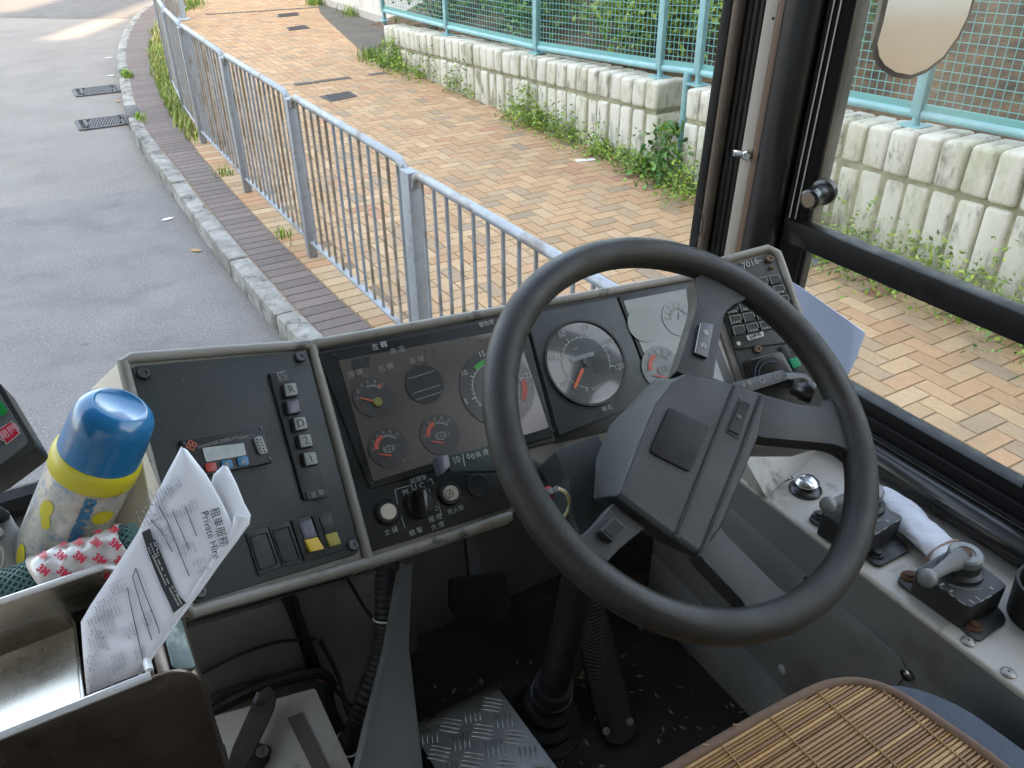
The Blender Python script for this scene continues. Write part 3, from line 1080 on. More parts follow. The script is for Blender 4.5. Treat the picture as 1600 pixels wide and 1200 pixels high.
strip(-0.012, 0.205, -0.012, 0.05, "pillar_core", M_RUBBER)
strip(-0.004, 0.010, 0.004, 0.03, "glazing_edge", M_RUBBER)
MB().tube([pp(0.021, 0.0, Z0), pp(0.021, 0.0, Z1)], 0.0105, 14).build("seal_bead", mat("bead_warm_reflection", (0.085, 0.062, 0.044), 0.35, var=0.15, stretch=(1, 1, 0.2)), t)  # brown on the bead is the warm reflection painted along it
strip(0.0865, 0.1010, 0.012, 0.02, "reflection_strip", mat("warm_reflection_tan", (0.19, 0.13, 0.092), 0.4, var=0.10, stretch=(1, 1, 0.2)), 0.003)  # tan strip added to draw the warm reflection on the pole's edge
for s_ in (0.036, 0.046, 0.056):
    MB().tube([pp(s_, -0.012, Z0), pp(s_, -0.012, Z1)], 0.0055, 8).build("seal_rib", M_GLOSSRUB, t)
strip(0.0645, 0.0845, 0.004, 0.02, "cover_strip", M_WHSTRIP, 0.002)
MB().tube([pp(0.121, -0.012, Z0), pp(0.121, -0.012, Z1)], 0.0345, 28).build("grab_pole", M_GLOSSRUB, t)
cp_ = MB()
c = hit(1158, 240, pp(0.07, 0.008, 1.6), PN)
cp_.box(c, 0.026, 0.010, 0.012, (PD, PN, V((0, 0, 1))), 0.002)
cp_.lathe(c + PD * 0.012, PN, [(0.008, 0), (0.008, 0.008), (0.006, 0.010), (0.003, 0.010), (0.002, 0.007), (0, 0.007)], 14)
cp_.build("cable_clip", M_STEEL, t)
c = hit(1208, 29, pp(0.075, 0.004, 1.86), PN)
MB().lathe(c, PN, [(0.0025, 0), (0.002, 0.001), (0, 0.001)], 8).build("rivet", M_RUBBER, t)
wv = MB().tube(spline([hit(1090, 322, pp(0.0, 0.012, 1.5), PN), hit(1098, 340, pp(0.0, 0.02, 1.5), PN), hit(1096, 360, pp(0.0, 0.024, 1.5), PN), hit(1086, 380, pp(0.0, 0.018, 1.5), PN), hit(1083, 392, pp(0.0, 0.01, 1.5), PN)], 5), 0.0012, 5)
wv.build("loose_wire", M_RUBBER, t)

# --- driver's side window
WX = 1.10
t = thing("side_window", "black framed sliding cab window to the right of the wheel", "window", (WX, 0.2, 1.2))
ft = MB()
for s0, s1, out, th in ((0.158, 0.198, 0.0, 0.03),):
    a = [pp(s0, out, 1.22), pp(s1, out, 1.22), pp(s1, out - th, 1.22), pp(s0, out - th, 1.22)]
    b = [pp(s0, out, Z1), pp(s1, out, Z1), pp(s1, out - th, Z1), pp(s0, out - th, Z1)]
    ft.loft([a, b], True, 0.002)
for s_ in (0.166, 0.176):
    ft.tube([pp(s_, 0.001, 1.53), pp(s_, 0.001, Z1)], 0.0018, 6)
ft.build("front_frame", M_BLKMET, t)
for s_ in (0.167, 0.177):
    MB().tube([pp(s_, 0.0025, 1.55), pp(s_, 0.0025, Z1)], 0.0013, 6).build("guide_rail", M_ALU, t)
Y1 = -0.85
MB().prism([(WX - 0.012, 0.955, 1.505), (WX + 0.02, 0.955, 1.505), (WX + 0.02, 0.955, 1.547), (WX - 0.012, 0.955, 1.547)], (0, Y1 - 0.955, 0), 0.003).build("sash_bar", M_BLKMET, t)
sl = MB()
sl.prism([(WX + 0.000, 0.97, 1.296), (WX + 0.03, 0.97, 1.296), (WX + 0.03, 0.97, 1.20), (WX - 0.000, 0.97, 1.20)], (0, Y1 - 0.97, 0), 0.002)
sl.prism([(WX - 0.012, 0.97, 1.276), (WX + 0.0, 0.97, 1.276), (WX + 0.0, 0.97, 1.20), (WX - 0.012, 0.97, 1.20)], (0, Y1 - 0.97, 0), 0.002)
sl.prism([(WX - 0.024, 0.97, 1.258), (WX - 0.012, 0.97, 1.258), (WX - 0.012, 0.97, 1.20), (WX - 0.024, 0.97, 1.20)], (0, Y1 - 0.97, 0), 0.002)
sl.build("bottom_frame", M_BLKMET, t)
MB().tube([(WX - 0.030, 0.99, 1.226), (WX - 0.030, Y1, 1.226)], 0.024, 16).build("sill_rail", M_GLOSSRUB, t)
MB().tube([(WX - 0.022, 0.96, 1.2525), (WX - 0.022, 0.30, 1.2525)], 0.0022, 6).build("sill_bead", M_ALU, t)
MB().box((WX + 0.012, 0.437, 1.40), 0.022, 0.03, 0.22, None, 0.002).build("divider", M_BLKMET, t)
raw("pane", [(WX + 0.010, 0.915, 1.54), (WX + 0.010, Y1, 1.54), (WX + 0.010, Y1, 2.84), (WX + 0.010, 0.915, 2.84)], [(0, 1, 2, 3)], G_SW, t)
raw("pane", [(WX + 0.014, 0.95, 1.29), (WX + 0.014, Y1, 1.29), (WX + 0.014, Y1, 1.51), (WX + 0.014, 0.95, 1.51)], [(0, 1, 2, 3)], G_WS, t)
kc = hit(1290, 298, (WX, 0, 0), (1, 0, 0))
kax = V((-1, -0.25, -0.05))
MB().lathe(kc, kax, [(0.021, 0), (0.021, 0.010), (0.016, 0.013), (0.0155, 0.036), (0.0165, 0.038), (0.0165, 0.052), (0.013, 0.055)], 24).build("latch_knob", M_GLOSSRUB, t)
MB().lathe(kc + kax.normalized() * 0.0551, kax, [(0.012, 0), (0.011, 0.0015), (0, 0.0015)], 20).build("knob_cap", mat("brown_cap", (0.16, 0.12, 0.085), 0.5), t)

# --- wing mirror outside
t = thing("wing_mirror", "rounded wing mirror outside the upper pane of the cab window", "mirror", (1.42, 1.02, 1.8))
MC = hit(1447, 10, (1.40, 0, 0), (1, 0, 0))
MFr = Fr(MC, (-0.43, -0.90, 0.015))
out = [(1374, 88), (1371, 68), (1380, 36), (1388, 0), (1398, -60), (1425, -90), (1500, -90), (1524, -60), (1522, -10), (1512, 25), (1497, 56), (1474, 88), (1448, 108), (1424, 117), (1400, 113), (1383, 102)]
pts = [MFr.at(px, py) for px, py in out]
ctr = sum(pts, V((0, 0, 0))) / len(pts)
back = [ctr + (p - ctr) * 1.10 - MFr.n * 0.006 for p in pts]
back2 = [ctr + (p - ctr) * 0.80 - MFr.n * 0.06 for p in pts]
MB().loft([back, back2], True).build("housing", mat("mirror_shell", (0.06, 0.045, 0.03), 0.5, var=0.2), t)
M_MIRR = mat("mirror_face", (0.95, 0.91, 0.84), 0.10, metal=1.0, var=0.03, vs=3, rvar=0)
MB().prism(pts, MFr.n * -0.004).build("mirror_glass", M_MIRR, t)
ap_ = MFr.at(1500, 25) - MFr.n * 0.03
MB().tube([ap_, ap_ + V((0.02, 0.02, 0.12)), ap_ + V((-0.05, 0.06, 0.5)), V((1.16, 1.08, 2.5))], 0.014, 10).build("arm", M_ALU, t)

# ================================================================== DASHBOARD
M_DASH = mat("dash_plastic", (0.029, 0.034, 0.032), 0.52, var=0.12, vs=6, bump=0.3, bs=600, wear=[((0.062, 0.062, 0.055), 3.5, 0.48, 0.75), ((0.014, 0.015, 0.014), 7, 0.58, 0.70), ((0.12, 0.12, 0.11), 30, 0.68, 0.74)])
M_DASHB = mat("dash_black", (0.012, 0.013, 0.013), 0.45, var=0.15, vs=8, bump=0.25, bs=420, wear=[((0.036, 0.034, 0.029), 4, 0.48, 0.75), ((0.08, 0.077, 0.068), 32, 0.68, 0.74)])
M_BEZ = mat("grey_moulding", (0.245, 0.228, 0.195), 0.5, var=0.12, vs=5, bump=0.2, bs=160, wear=[((0.13, 0.115, 0.09), 6.5, 0.52, 0.68), ((0.05, 0.045, 0.04), 20, 0.60, 0.68)])
M_BEZLIT = mat("moulding_lit_side", (0.52, 0.45, 0.34), 0.5, var=0.06, vs=4)
M_INK = mat("white_print", (0.42, 0.43, 0.40), 0.6, var=0.03)
M_INKD = mat("dim_print", (0.23, 0.23, 0.21), 0.6, var=0.03)
M_RED = mat("red_needle", (0.42, 0.075, 0.045), 0.5, var=0.05)
M_ORANGE = mat("orange_needle", (0.70, 0.16, 0.05), 0.5, var=0.05)
M_GREEN = mat("green_mark", (0.05, 0.28, 0.04), 0.5, var=0.05)
M_GREEN2 = mat("green_key", (0.02, 0.30, 0.14), 0.4, var=0.05)
M_FACE = mat("cluster_face", (0.078, 0.067, 0.056), 0.30, var=0.10, vs=5, rvar=0.08, coat=0.6, wear=[((0.085, 0.078, 0.066), 4, 0.52, 0.75)])
M_FACE2 = mat("dusty_glare_face", (0.105, 0.13, 0.105), 0.32, var=0.08, vs=5, rvar=0.08, coat=0.6, wear=[((0.16, 0.155, 0.12), 6, 0.5, 0.75)])  # light greenish base paints the reflection in the lens; patches are dust
M_DIAL = mat("dial_face", (0.040, 0.038, 0.036), 0.4, var=0.08, coat=0.4)
M_SPD = mat("speedometer_face", (0.068, 0.076, 0.074), 0.3, var=0.05, coat=0.9, wear=[((0.10, 0.105, 0.10), 7, 0.5, 0.8)])
M_SCREW = mat("dark_screw", (0.05, 0.05, 0.05), 0.4, metal=0.7)
M_KEYL = mat("lamp_key_face", (0.20, 0.215, 0.19), 0.4, var=0.1, coat=0.3)
M_KEYD = mat("purple_key_face", (0.075, 0.068, 0.10), 0.4, var=0.1, coat=0.3)
M_YEL = mat("yellow_rocker", (0.62, 0.40, 0.03), 0.45, var=0.08)
M_YELD = mat("dull_yellow", (0.30, 0.25, 0.03), 0.5, var=0.08)
M_CREAM = mat("cream_button", (0.50, 0.46, 0.36), 0.45, var=0.1, vs=40)

FM = Fr((0.565, 0.787, 1.50), (0, -0.722, 0.692))
_s0, _s1 = FM.at(487, 538), FM.at(575, 868)
_ax = (_s0 - _s1).normalized()
_nl = Quaternion(_ax, R(16)) @ FM.n
if _nl.x < 0:
    _nl = Quaternion(_ax, R(-16)) @ FM.n
FL = Fr(_s1, _nl)
_r0, _r1 = FM.at(1097, 428), FM.at(1168, 650)
_ax = (_r0 - _r1).normalized()
_nr = Quaternion(_ax, R(16)) @ FM.n
if _nr.x > 0:
    _nr = Quaternion(_ax, R(-16)) @ FM.n
FR_ = Fr(_r1, _nr)

dash = thing("dashboard", "grey and black three-panel bus dashboard with dials, Chinese lettering and switches", "dashboard", (0.45, 0.8, 1.4))


def plate(fr, px, h, th, name, m, parent, rad=0.006, bev=0.0015):
    pts = rpoly([fr.at(x, y, h) for x, y in px], rad)
    return MB().prism(pts, fr.n * -th, bev, 2, True).build(name, m, parent)


def disc(fr, px, py, r, h, th, m, name, parent, prof=None, segs=28):
    P = fr.at(px, py, 0)
    pr = prof or [(r, 0), (r, th * 0.8), (r * 0.96, th), (0, th)]
    return MB().lathe(P + fr.n * h, fr.n, pr, segs, fr.ex).build(name, m, parent)


def arc(mb, fr, P, r, a0, a1, wd, n=16, lift=0.0008):
    t_ = bmesh.new()
    a_ = [t_.verts.new(fr.uv(P, math.cos(R(lerp(a0, a1, i / n))) * (r - wd / 2), math.sin(R(lerp(a0, a1, i / n))) * (r - wd / 2), lift)) for i in range(n + 1)]
    b_ = [t_.verts.new(fr.uv(P, math.cos(R(lerp(a0, a1, i / n))) * (r + wd / 2), math.sin(R(lerp(a0, a1, i / n))) * (r + wd / 2), lift)) for i in range(n + 1)]
    for i in range(n):
        t_.faces.new((a_[i], b_[i], b_[i + 1], a_[i + 1]))
    mb._add(t_)


def ray_line(mb, fr, P, a, r0, r1, wd, lift=0.001, w1=None):
    c, s_ = math.cos(R(a)), math.sin(R(a))
    w1 = wd if w1 is None else w1
    q = [fr.uv(P, c * r0 - s_ * wd / 2, s_ * r0 + c * wd / 2, lift), fr.uv(P, c * r0 + s_ * wd / 2, s_ * r0 - c * wd / 2, lift),
         fr.uv(P, c * r1 + s_ * w1 / 2, s_ * r1 - c * w1 / 2, lift), fr.uv(P, c * r1 - s_ * w1 / 2, s_ * r1 + c * w1 / 2, lift)]
    t_ = bmesh.new()
    t_.faces.new([t_.verts.new(v) for v in q])
    mb._add(t_)


def screw(fr, px, py, r, parent, m=None):
    P = fr.at(px, py, 0.004)
    MB().lathe(P, fr.n, [(r, 0), (r, 0.002), (r * 0.8, 0.0035), (r * 0.35, 0.0035), (r * 0.3, 0.002), (0, 0.002)], 14).build("screw", m or M_SCREW, parent)


# grey moulded body of the three panels
bz = MB()
bz.prism(rpoly([FL.at(*q, -0.001) for q in ((188, 553), (486, 532), (577, 888), (291, 968))], [0.018, 0.0, 0.0, 0.014]), FL.n * -0.10, 0.007, 3, True)
bz.prism(rpoly([FM.at(*q, -0.001) for q in ((486, 532), (1093, 424), (1172, 655), (960, 700), (868, 722), (806, 795), (802, 816), (577, 890))], [0, 0, 0, 0, 0.005, 0.01, 0.008, 0]), FM.n * -0.10, 0.007, 3, True)
bz.prism(rpoly([FR_.at(*q, -0.001) for q in ((1093, 424), (1110, 407), (1203, 381), (1226, 400), (1306, 650), (1290, 700), (1180, 700))], [0, 0.004, 0.014, 0.014, 0.01, 0.01, 0]), FR_.n * -0.10, 0.007, 3, True)
for fr, pl in ((FL, [(486, 538), (205, 559), (192, 566), (198, 590), (292, 950), (300, 957), (577, 878)]), (FM, [(486, 538), (1093, 430)]), (FM, [(577, 879), (690, 843), (798, 806)]), (FL, [(486, 538), (577, 879)]), (FR_, [(1112, 412), (1200, 388), (1215, 396), (1222, 415), (1298, 640)])):
    bz.tube([fr.at(x, y, 0.0005) for x, y in pl], 0.0062, 10)
bz.build("moulding", M_BEZ, dash)
# the side of the moulding, facing the passenger side; warm light on it is put into the colour
L0 = FL.at(191, 556, -0.012)
SN = V((-0.66, -0.35, 0.66))
sd_ = [hit(*q, L0, SN) for q in ((193, 558), (124, 624), (109, 655), (107, 720), (130, 830), (244, 830), (226, 735))]
MB().prism(rpoly(sd_, [0.004, 0.01, 0.01, 0, 0, 0, 0]), V((0.02, 0.03, -0.02)), 0.004, 2, True).build("side_moulding", M_BEZLIT, dash)
lo = [FL.at(291, 968, -0.02), FL.at(577, 888, -0.02), FM.at(802, 816, -0.02)]
un = MB().prism([lo[0], lo[1], lo[1] + V((0, 0.30, -0.06)), lo[0] + V((0, 0.30, -0.06))], (0, 0, 0.02))
un.prism([lo[1], FM.at(860, 800, -0.02), FM.at(860, 800, -0.02) + V((0, 0.30, -0.06)), lo[1] + V((0, 0.30, -0.06))], (0, 0, 0.02))
un.build("underside", M_DASHB, dash)

# ---------------- left panel
lp = plate(FL, ((204, 572), (480, 547), (563, 864), (299, 945)), 0.003, 0.006, "left_plate", M_DASH, dash, 0.008)
lp.name = "control_plate"
for px, py in ((225, 584), (469, 558), (551, 852), (313, 925)):
    screw(FL, px, py, 0.0068, lp)
# destination display unit
du = plate(FL, ((281, 687), (411, 665), (427, 722), (298, 748)), 0.009, 0.006, "display_controller", M_DASHB, dash, 0.002)
plate(FL, ((316, 700), (381, 692), (385, 711), (322, 722)), 0.0105, 0.001, "screen", mat("lcd", (0.10, 0.14, 0.115), 0.15, var=0.3, vs=60, coat=0.8), du, 0.001, 0)
for i, (px, py, m) in enumerate(((329, 730, mat("red_key", (0.42, 0.05, 0.03), 0.4)), (354, 726, mat("blue_key", (0.03, 0.17, 0.32), 0.4)), (379, 721, M_YEL))):
    m = m if i < 2 else mat("blue_key", (0.03, 0.17, 0.32), 0.4)
    plate(FL, ((px - 9, py - 6), (px + 8, py - 9), (px + 11, py + 5), (px - 6, py + 8)), 0.0115, 0.002, "key", m, du, 0.003, 0.0005)
tx = MB()
tx.text("HANOVER DISPLAYS", FL, FL.at(341, 691, 0.009), 0.0049)
tx.text("DERIC +", FL, FL.at(384, 683, 0.009), 0.0045)
tx.text("▲", FL, FL.at(380, 721, 0.0115), 0.007)
tx.text("■", FL, FL.at(354, 726, 0.0115), 0.006)
tx.build("lettering", M_INKD, du)
lg = MB()
for a in range(4):
    arc(lg, FL, FL.at(299, 696, 0.009), 0.0055, 45 + 90 * a - 45, 45 + 90 * a + 45, 0.0012, 1)
lg.text("H", FL, FL.at(299, 696, 0.009), 0.0065, bold=0.0002)
lg.build("emblem", mat("orange_print", (0.55, 0.13, 0.06), 0.5), du)
pc = FL.at(405, 697, 0.009)
cn = MB().prism(rpoly([FL.uv(pc, -0.005, 0.010), FL.uv(pc, 0.005, 0.010), FL.uv(pc, 0.006, -0.010), FL.uv(pc, -0.004, -0.010)], 0.003), FL.n * 0.004, 0.0005)
cn.build("socket", M_KEYL, du)
cn = MB()
for i in range(5):
    for j in (0, 1):
        cn.box(FL.uv(pc, -0.0015 + j * 0.0035, 0.007 - i * 0.0034 - j * 0.0012, 0.0043), 0.0014, 0.0014, 0.0006, (FL.ex, FL.ey, FL.n))
cn.build("socket_hole", M_HOLE, du)
for px, py in ((288, 693), (408, 670), (421, 716)):
    MB().lathe(FL.at(px, py, 0.009), FL.n, [(0.0022, 0), (0.0018, 0.0012), (0, 0.0012)], 8).build("screw", M_SCREW, du)
# scratches above the unit
# gear selector
gs = plate(FL, ((420, 582), (460, 577), (512, 773), (475, 782)), 0.0075, 0.005, "gear_selector", M_DASHB, dash, 0.003)
keys = [((454, 609), "R", M_KEYL), ((458, 636), "", M_KEYD), ((469, 662), "D", M_KEYL), ((477, 689), "2", M_KEYL), ((485, 717), "1", M_KEYL)]
for (px, py), s_, m in keys:
    k1 = plate(FL, ((px - 12, py - 10), (px + 10, py - 13), (px + 14, py + 8), (px - 8, py + 12)), 0.0145, 0.009, "gear_key", M_DASHB, dash, 0.0015, 0.0008)
    plate(FL, ((px - 10, py - 9), (px + 8, py - 11), (px + 12, py + 7), (px - 6, py + 10)), 0.0152, 0.001, "key_face", m, k1, 0.0012, 0.0004)
    if s_:
        tx = MB().text(s_, FL, FL.at(px + 1, py - 0.5, 0.0153), 0.0125, rot=0)
        tx.build("lettering", M_DASHB, k1)
tx = MB()
tx.text("匹", FL, FL.at(441, 588, 0.0076), 0.0105)
arc(tx, FL, FL.at(441, 588, 0.0076), 0.0075, 45, 405, 0.0007, 4)
tx.text("波 掣", FL, FL.at(496, 772, 0.0095), 0.0075)
tx.build("lettering", M_INKD, gs)
plate(FL, ((478, 768), (512, 763), (514, 776), (481, 781)), 0.0092, 0.002, "label_plate", M_DASH, gs, 0.0005, 0.0003)
# blank covers and rocker switches
for px in (((384, 833), (418, 824), (440, 886), (405, 900)), ((420, 823), (452, 815), (474, 879), (441, 886))):
    k1 = plate(FL, px, 0.0055, 0.003, "blank_cover", M_DASH, dash, 0.001, 0.0006)
    c = [FL.at(*q, 0.0062) for q in px]
    m_ = sum(c, V((0, 0, 0))) / 4
    q = [lerp(m_, p, 0.78) for p in c]
    MB().tube(q, 0.0007, 5, closed=True).build("groove", M_DASHB, k1)
MB().text("ˆ", FL, FL.at(405, 842, 0.0057), 0.010).build("lettering", M_INKD, dash)
for px, cc in ((((455, 813), (485, 806), (509, 869), (476, 877)), (M_KEYD, M_YEL)), (((487, 806), (517, 798), (536, 860), (509, 868)), (M_DASHB, M_YELD))):
    k1 = plate(FL, px, 0.0055, 0.003, "rocker_switch", M_DASHB, dash, 0.001, 0.0008)
    c = [FL.at(*q, 0.0) for q in px]
    tilt = 0.006 if cc[1] is M_YEL else 0.0025

    def inner(u, v, h):
        return lerp(lerp(c[0], c[1], u), lerp(c[3], c[2], u), v) + FL.n * h
    MB().prism([inner(0.18, 0.10, 0.007), inner(0.82, 0.10, 0.007), inner(0.82, 0.52, 0.0075), inner(0.18, 0.52, 0.0075)], FL.n * -0.004, 0.0005).build("rocker_top", cc[0], k1)
    MB().prism([inner(0.18, 0.53, 0.0075), inner(0.82, 0.53, 0.0075), inner(0.82, 0.84, 0.007 + tilt), inner(0.18, 0.84, 0.007 + tilt)], FL.n * -0.006, 0.0007).build("rocker_lower", cc[1], k1)

# ---------------- middle panel
ip = plate(FM, ((490, 546), (818, 487), (869, 690), (776, 714), (801, 793), (582, 862)), 0.002, 0.005, "instrument_plate", M_DASHB, dash, 0.002)
sp2 = plate(FM, ((818, 487), (1088, 437), (1160, 640), (960, 672), (869, 692)), 0.0018, 0.005, "instrument_plate", M_DASHB, dash, 0.002)
# cluster 1
fr1 = plate(FM, ((496, 551), (817, 493), (866, 682), (578, 764)), 0.005, 0.004, "cluster_frame", M_DASHB, dash, 0.003)
f1 = plate(FM, ((529, 563), (806, 513), (858, 668), (583, 752)), 0.0058, 0.001, "cluster_lens", M_FACE, dash, 0.002, 0)
for px, py in ((521, 555), (580, 755), (863, 674), (668, 523)):
    MB().lathe(FM.at(px, py, 0.005), FM.n, [(0.0024, 0), (0.0018, 0.001), (0, 0.001)], 8).build("screw", M_SCREW, fr1)
tx = MB()
for s_, px, py, h in (("左 轉", 593, 541, 0.0088), ("警告燈", 760, 506, 0.0072)):
    tx.text(s_, FM, FM.at(px, py, 0.0052), h, bold=0.0)
tx.build("lettering", M_INK, fr1)
tx = MB()
for s_, px, py, h in (("右 轉", 603, 575, 0.0088), ("客 鐘", 651, 563, 0.0088), ("減 速", 555, 584, 0.0088), ("水 溫", 592, 641, 0.009), ("頭迫力", 616, 722, 0.0095), ("尾迫力", 699, 702, 0.0095)):
    tx.text(s_, FM, FM.at(px, py, 0.0060), h)
tx.text("高 溫", FM, FM.at(621, 548, 0.0060), 0.0085)
tx.build("lettering", M_INKD, f1)
plate(FM, ((549, 562), (577, 557), (578, 572), (552, 577)), 0.0063, 0.0006, "warning_lamp", M_DASHB, f1, 0.0005, 0)


def small_dial(px, py, kind, fr=FM, h=0.0062, parent=dash, face=M_DIAL):
    P = fr.at(px, py, h)
    r = fr.size(px, py, 31)
    o_ = MB().lathe(P, fr.n, [(r, 0), (r, 0.0008), (0, 0.0008)], 32).build("small_gauge", face, parent)
    P = P + fr.n * 0.0009
    a = MB()
    arc(a, fr, P, r * 0.55, 30, 100, r * 0.05)
    for k_ in range(6):
        ray_line(a, fr, P, 35 + k_ * 13, r * 0.50, r * 0.66, r * 0.05)
    for k_, s_ in enumerate(("0", "2", "4", "6", "8", "10")):
        an = R(172 - k_ * 27)
        a.text(s_, fr, fr.uv(P, math.cos(an) * r * 0.78, math.sin(an) * r * 0.78), r * 0.26)
    if kind != "temp":
        arc(a, fr, fr.uv(P, 0.0, -r * 0.10), r * 0.18, 0, 360, r * 0.05)
        ray_line(a, fr, fr.uv(P, 0, -r * 0.10), 90, -r * 0.09, r * 0.1, r * 0.05)
        arc(a, fr, fr.uv(P, 0.0, -r * 0.10), r * 0.27, -35, 35, r * 0.05, 6)
        arc(a, fr, fr.uv(P, 0.0, -r * 0.10), r * 0.27, 145, 215, r * 0.05, 6)
        a.text(kind, fr, fr.uv(P, r * 0.42, -r * 0.08), r * 0.24)
    a.build("scale", M_INKD, o_)
    b_ = MB()
    if kind != "temp":
        arc(b_, fr, P, r * 0.60, 100, 175, r * 0.20, 10, 0.0010)
        ray_line(b_, fr, fr.uv(P, -r * 0.1, -r * 0.42), 155, -r * 0.1, r * 0.55, r * 0.10, 0.0016, r * 0.05)
    else:
        ray_line(b_, fr, fr.uv(P, r * 0.05, -r * 0.30), 150, -r * 0.05, r * 0.85, r * 0.12, 0.0016, r * 0.06)
        arc(b_, fr, P, r * 0.66, 30, 48, r * 0.12, 5, 0.0010)
    b_.build("needle", M_RED, o_)
    if kind == "temp":
        MB().lathe(fr.uv(P, r * 0.12, -r * 0.34), fr.n, [(r * 0.24, 0), (r * 0.24, 0.002), (r * 0.2, 0.003), (0, 0.003)], 18).build("needle_hub", mat("olive_hub", (0.17, 0.16, 0.03), 0.5), o_)
    return o_


small_dial(582.7, 620, "temp")
small_dial(606.6, 698.6, "1")
small_dial(687.3, 678.4, "2")
# round bus-stop-bell lamp block
P = FM.at(663.4, 600, 0.0062)
r = FM.size(663, 600, 30)
o_ = MB().lathe(P, FM.n, [(r, 0), (r, 0.0008), (0, 0.0008)], 32).build("warning_lamp_cluster", M_DASHB, dash)
a = MB()
for v in (0.48, -0.30, -0.66):
    a.bar(FM.uv(P, -r * 0.72, r * v, 0.001), FM.uv(P, r * 0.72, r * (v + 0.02), 0.001), 0.0008, 0.0005, FM.n)
a.build("divider", M_INKD, o_)
# rev counter
P = FM.at(777, 606, 0.0062)
r = FM.size(777, 606, 58)
o_ = MB().lathe(P, FM.n, [(r, 0), (r, 0.0008), (0, 0.0008)], 44).build("rev_counter", M_DIAL, dash)
P = P + FM.n * 0.0009
a = MB()
r0 = r * 0.66
arc(a, FM, P, r0, -42, 232, r * 0.022, 60)
for k_ in range(31):
    an = 232 - k_ * 9.13
    ray_line(a, FM, P, an, r0, r0 * (1.16 if k_ % 5 == 0 else 1.09), r * (0.03 if k_ % 5 == 0 else 0.018))
for k_ in range(7):
    an = R(232 - k_ * 45.67)
    a.text(str(k_ * 5), FM, FM.uv(P, math.cos(an) * r * 0.93, math.sin(an) * r * 0.93), r * 0.20)
a.build("scale", M_INK, o_)
b_ = MB()
arc(b_, FM, P, r0 * 1.10, -42, -2, r * 0.13, 12, 0.0011)
ray_line(b_, FM, P, 232, -r * 0.1, r * 0.62, r * 0.07, 0.003, r * 0.03)
b_.build("red_zone", M_RED, o_)
b_ = MB()
arc(b_, FM, P, r0 * 1.10, 68, 122, r * 0.13, 12, 0.0011)
b_.build("green_zone", M_GREEN, o_)
MB().lathe(P, FM.n, [(r * 0.12, 0), (r * 0.12, 0.004), (0, 0.005)], 20).build("needle_hub", M_DASHB, o_)

# speedometer plate
fr2 = plate(FM, ((822, 492), (963, 464), (1024, 622), (874, 681)), 0.0055, 0.004, "speedometer_plate", M_DASH, dash, 0.0015)
P = FM.at(915, 567, 0.0055)
r = FM.size(915, 567, 61)
MB().lathe(P, FM.n, [(r * 1.04, 0), (r * 1.03, 0.004), (r * 0.985, 0.004), (r * 0.96, 0.001)], 56).build("dial_ring", M_DASHB, fr2)
o_ = MB().lathe(P, FM.n, [(r * 0.985, 0), (r * 0.985, 0.0012), (0, 0.0012)], 56).build("speedometer", M_SPD, dash)
P = P + FM.n * 0.0014
a = MB()
r0 = r * 0.60
arc(a, FM, P, r0, -30, 250, r * 0.018, 60)
for k_ in range(0, 25):
    an = 247 - k_ * 11.25
    big = k_ % 4 == 0
    ray_line(a, FM, P, an, r0, r0 * (1.16 if big else 1.10 if k_ % 2 == 0 else 1.07), r * (0.03 if big else 0.016))
for k_, s_ in enumerate(("", "20", "40", "60", "80", "100", "120")):
    an = R(247 - k_ * 45)
    if s_:
        a.text(s_, FM, FM.uv(P, math.cos(an) * r * 0.84, math.sin(an) * r * 0.84), r * 0.19)
a.text("km/h", FM, FM.uv(P, r * 0.02, -r * 0.62), r * 0.13)
a.text("km", FM, FM.uv(P, -r * 0.12, r * 0.38), r * 0.10)
a.build("scale", M_INK, o_)
q = [FM.uv(P, -r * 0.36, r * 0.20, 0.0005), FM.uv(P, r * 0.28, r * 0.20, 0.0005), FM.uv(P, r * 0.28, r * 0.10, 0.0005), FM.uv(P, -r * 0.36, r * 0.10, 0.0005)]
MB().prism(q, FM.n * 0.0004).build("odometer", mat("odometer", (0.22, 0.24, 0.23), 0.4, var=0.2, vs=90), o_)
b_ = MB()
_tip, _piv = FM.at(898, 606, 0.0095), FM.at(911, 576, 0.0095)
b_.bar(_piv, _tip, r * 0.065, 0.001, FM.n)
b_.build("needle", M_ORANGE, o_)
MB().lathe(P, FM.n, [(r * 0.09, 0), (r * 0.09, 0.0035), (0, 0.0037)], 18).build("needle_hub", M_SPD, o_)
MB().text("咪 錶", FM, FM.at(949, 638, 0.0056), 0.0075, bold=0.0001).build("lettering", M_INK, fr2)
for px, py in ((866, 672), (1013, 618), (830, 500)):
    MB().lathe(FM.at(px, py, 0.0055), FM.n, [(0.002, 0), (0.0016, 0.001), (0, 0.001)], 8).build("screw", M_SCREW, fr2)
